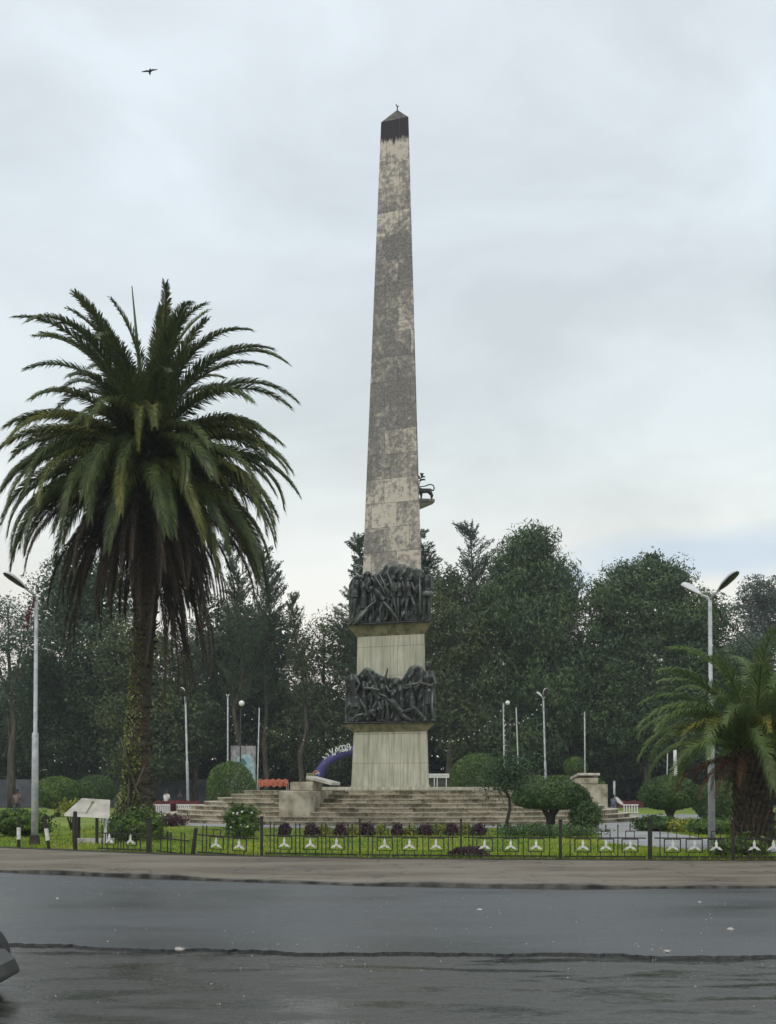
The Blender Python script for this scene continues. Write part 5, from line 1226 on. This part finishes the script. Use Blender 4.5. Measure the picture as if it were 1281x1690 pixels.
# ------------------------------------------------------------------ people
SK = mat('skin_brown', (.10, .05, .03), .6)[0]; HR = mat('hair_black', (.01, .009, .008), .8)[0]
def person(x, d, h, label, shirt, trousers, rz=0, walk_=.12):
    root = empty('person', (X(x, d), d, ZG), label, 'person', None, rz); k = h/1.75; mb = MB()
    mb.ball((0, 0, 1.62), (.085, .10, .125), 12, 10); mb.ball((0, -.10, 1.60), .018, 6, 4); mb.tube([(0, 0, 1.5), (0, 0, 1.38)], [.055, .065], 8)
    for s__ in (-1, 1): mb.ball((s__*.088, 0, 1.61), (.015, .02, .03), 6, 4)
    mb.tube([(0, 0, 1.42), (0, 0, 1.28), (0, 0, 1.08), (0, 0, .92)], [.13, .165, .13, .155], 12)
    for s__ in (-1, 1):
        mb.tube([(s__*.17, 0, 1.38), (s__*.23, .02, 1.12), (s__*.22, -.10, .90)], [.06, .045, .032], 8); mb.ball((s__*.22, -.12, .86), (.03, .025, .05))
        for f in range(4): mb.tube([(s__*.22+(f-1.5)*.016, -.12, .84), (s__*.22+(f-1.5)*.016, -.14, .77-.008*(f in (1, 2)))], .009, 5)
        mb.tube([(s__*.20, -.13, .86), (s__*.175, -.16, .81)], .010, 5)
        mb.tube([(s__*.09, 0, .92), (s__*.10, s__*walk_*.5, .50), (s__*.10, s__*walk_, .08)], [.10, .065, .045], 10); mb.tube([(s__*.10, s__*walk_+.03, .05), (s__*.10, s__*walk_-.16, .035)], [.045, .03], 8)
    b_ = rem(mb, 'body', SK, root, .018); b_.scale = (k, k, k)
    for s__ in (-1, 1):
        e_ = MB().ball((s__*.032*k, -.092*k, 1.635*k), .012*k, 6, 4).build('eye', M['black'], root)
    hr = MB(); hr.ball((0, .012, 1.655), (.095, .108, .112), 12, 8); o_ = hr.build('hair', HR, root, True); o_.scale = (k, k, k)
    c_ = MB(); c_.tube([(0, 0, 1.44), (0, 0, 1.28), (0, 0, 1.08), (0, 0, .86)], [.10, .185, .155, .185], 12, False)
    for s__ in (-1, 1): c_.tube([(s__*.14, 0, 1.40), (s__*.235, .02, 1.12)], [.08, .062], 8, False)
    o_ = c_.build('shirt', shirt, root, True); o_.scale = (k, k, k); q = o_.modifiers.new('t', 'SOLIDIFY'); q.thickness = .012
    c_ = MB()
    for s__ in (-1, 1): c_.tube([(s__*.075, 0, .95), (s__*.10, s__*walk_*.5, .50), (s__*.10, s__*walk_, .12)], [.125, .085, .075], 10, False)
    o_ = c_.build('trousers', trousers, root, True); o_.scale = (k, k, k); q = o_.modifiers.new('t', 'SOLIDIFY'); q.thickness = .012
WH = noisy('white_cotton', (.55,.55,.54), (.75,.75,.73), 12, .8, 3, .1); RD = mat('red_cotton', (.20, .025, .03), .8)[0]; DK = mat('dark_cotton', (.03, .03, .04), .8)[0]; BL = mat('blue_grey_cotton', (.12, .13, .20), .8)[0]
person(241, 60, 1.32, 'person in a white top and red trousers by the large palm trunk', WH, RD, .4)
person(275, 63, 1.5, 'person in a white shirt standing behind the left railing', WH, DK, -.6)
person(297, 64, 1.45, 'person in dark clothes behind the second left railing', DK, DK, 1.2)
person(1013, 64, 1.2, 'person in blue grey clothes at the foot of the short post', BL, BL, 2.6)
person(28, 60, 1.5, 'person in dim brownish clothes far left behind the flowering bush', mat('brown_cotton', (.16,.12,.12), .8)[0], DK, 0)

# ------------------------------------------------------------------ bird
bd = empty('bird', P(247, 118, 60), 'dark bird gliding with spread wings high in the upper left sky', 'bird')
mb = MB(); mb.tube([(.10, -.22, .02), (.04, -.12, .0), (0, 0, 0), (-.02, .15, 0), (-.03, .3, 0)], [.015, .05, .06, .05, .012], 8)
def wing(pts, c_): 
    V = []
    for (x, z), ch in zip(pts, c_): V += [(x, -ch*.5, z), (x, ch*.5, z-.01), (x, 0, z+.02)]
    m = len(pts); mb.add(V, [(3*i+a, 3*i+3+a, 3*i+3+b_, 3*i+b_) for i in range(m-1) for a, b_ in ((0, 1), (1, 2), (2, 0))])
wing([(0, 0), (-.12, .035), (-.22, .02), (-.42, -.01)], [.16, .15, .12, .03]); wing([(0, 0), (.09, .05), (.17, .10), (.26, .09), (.40, .13)], [.16, .15, .13, .1, .03])
mb.build('body', M['black'], bd, True)

# ------------------------------------------------------------------ litter and stones on the road
r_ = random.Random(9); M['stone'] = noisy('pale_stone', (.30,.29,.27), (.5,.48,.45), 9, .8, 3, .2)
for k, (x, y, s__, lb) in enumerate([(296, 1569, .036, 'largest pale stone lying on the broken edge of the road'), (792, 1503, .03, 'small pale stone right of center on the road'), (95, 1484, .022, 'tiny pale stone on the left of the road'), (1205, 1535, .028, 'small pale stone at the right of the road'), (1155, 1490, .02, 'tiny light pebble far right near the kerb'), (1102, 1572, .03, 'pale stone on the broken road edge at the right')]):
    z0 = 0 if y < 1565 else 0; p = G(x, y, z0); mb = MB(); mb.ball((0, 0, s__*.35), (s__*1.4, s__, s__*.6), 8, 6)
    mb.v[0] = mb.v[0]*(1+.18*np.random.default_rng(k).normal(size=mb.v[0].shape)); o_ = mb.build('stone', M['stone']); o_.location = p; tag(o_, lb, 'stone', 'loose stones on the road')
r2_ = np.random.default_rng(12); k = 420; gx = r2_.uniform(-7, 7, k); gy = r2_.uniform(8.5, 20, k); gy = np.where(gy < np.interp(gx, xs, KY)-.2, gy, gy-8); gz = np.where(gy > np.interp(gx, xs, NY)+.05, .006, -.024)
gs = r2_.uniform(.004, .012, (k, 1, 1)); tet = np.array([[[1, 0, 0], [-.5, .9, 0], [0, 0, 1.1]], [[-.5, .9, 0], [-.5, -.9, 0], [0, 0, 1.1]], [[-.5, -.9, 0], [1, 0, 0], [0, 0, 1.1]]])
Vp = (np.stack([gx, gy, gz], 1)[:, None, None, :]+tet[None]*gs[:, None]).reshape(-1, 3, 3)
tag(quads('grit', Vp, M['stone']), 'fine pale grit scattered over the road surface', 'grit', kind='stuff')
# corner of a dark car at the bottom left
DC = 8.6
car = empty('car', (X(-90, DC)-.4, DC, -.05), 'dark car nose with a tyre entering at the bottom left corner', 'car')
M['paint'] = noisy('dark_car_paint', (.020,.022,.021), (.035,.037,.036), 3, .28, 3, 0); M['tyre'] = M['black']
x1 = X(-12, DC)-car.location.x
prof = [(-3.9, .35), (-3.95, .75), (-3.7, 1.0), (-3.0, 1.06), (-2.6, 1.38), (-1.4, 1.42), (-1.2, .95), (x1-.55, .70), (x1-.30, .62), (x1-.14, .50), (x1-.05, .38), (x1, .24), (x1-.08, .18), (-3.8, .18)]
prof = [(a, b_*.76) for a, b_ in prof]
n = len(prof); V = []
secs = [(-.78, .86), (-.72, .98), (-.4, 1.0), (.4, 1.0), (.72, .98), (.78, .86)]
for yy_, k in secs: V += [(a if a < .2 else a-(1-k)*.6, yy_, .18+(b_-.18)*k if b_ > .2 else b_) for a, b_ in prof]
Fc = [(j*n+i, j*n+(i+1) % n, (j+1)*n+(i+1) % n, (j+1)*n+i) for j in range(len(secs)-1) for i in range(n)]+[tuple(range(n-1, -1, -1)), tuple((len(secs)-1)*n+i for i in range(n))]
mb = MB(); mb.add(V, Fc); mb.build('body', M['paint'], car, bevel=.03)
for x in (x1-.42, -3.1):
    for y in (-.72, .72):
        w_ = MB(); w_.tube([(x, y-.10, .29), (x, y-.085, .29), (x, y+.085, .29), (x, y+.10, .29)], [.24, .29, .29, .24], 28); wo_ = w_.build('wheel', M['tyre'], car)
        MB().tube([(x, y-.115, .29), (x, y+.115, .29)], .16, 16).build('rim', M['alu'], wo_)
MB().box((x1-.27, -.70, .34), (.26, .20, .10)).build('headlight', M['alu'], car, bevel=.03)
MB().tube([(x1-1.2, .5, .75), (x1-.6, .55, .56), (x1-.33, .55, .49), (x1-.2, .2, .42)], .008, 5).build('trim', M['black'], car)
MB().box((-2.0, -.775, 1.1), (1.5, .02, .34)).build('window', M['lens'], car)

# ------------------------------------------------------------------ haze in the damp air
HZM = bpy.data.materials.new('haze_air'); HZM.use_nodes = True; t = HZM.node_tree; t.nodes.clear()
o_ = N(t, 'ShaderNodeOutputMaterial'); pv = N(t, 'ShaderNodeVolumePrincipled'); pv.inputs['Color'].default_value = (.80, .88, .93, 1); pv.inputs['Density'].default_value = HAZE
t.links.new(pv.outputs[0], o_.inputs['Volume'])
tag(MB().box((0, 90, 18), (420, 300, 42)).build('haze', HZM), 'thin pale damp haze over the square and trees', 'haze', kind='stuff')
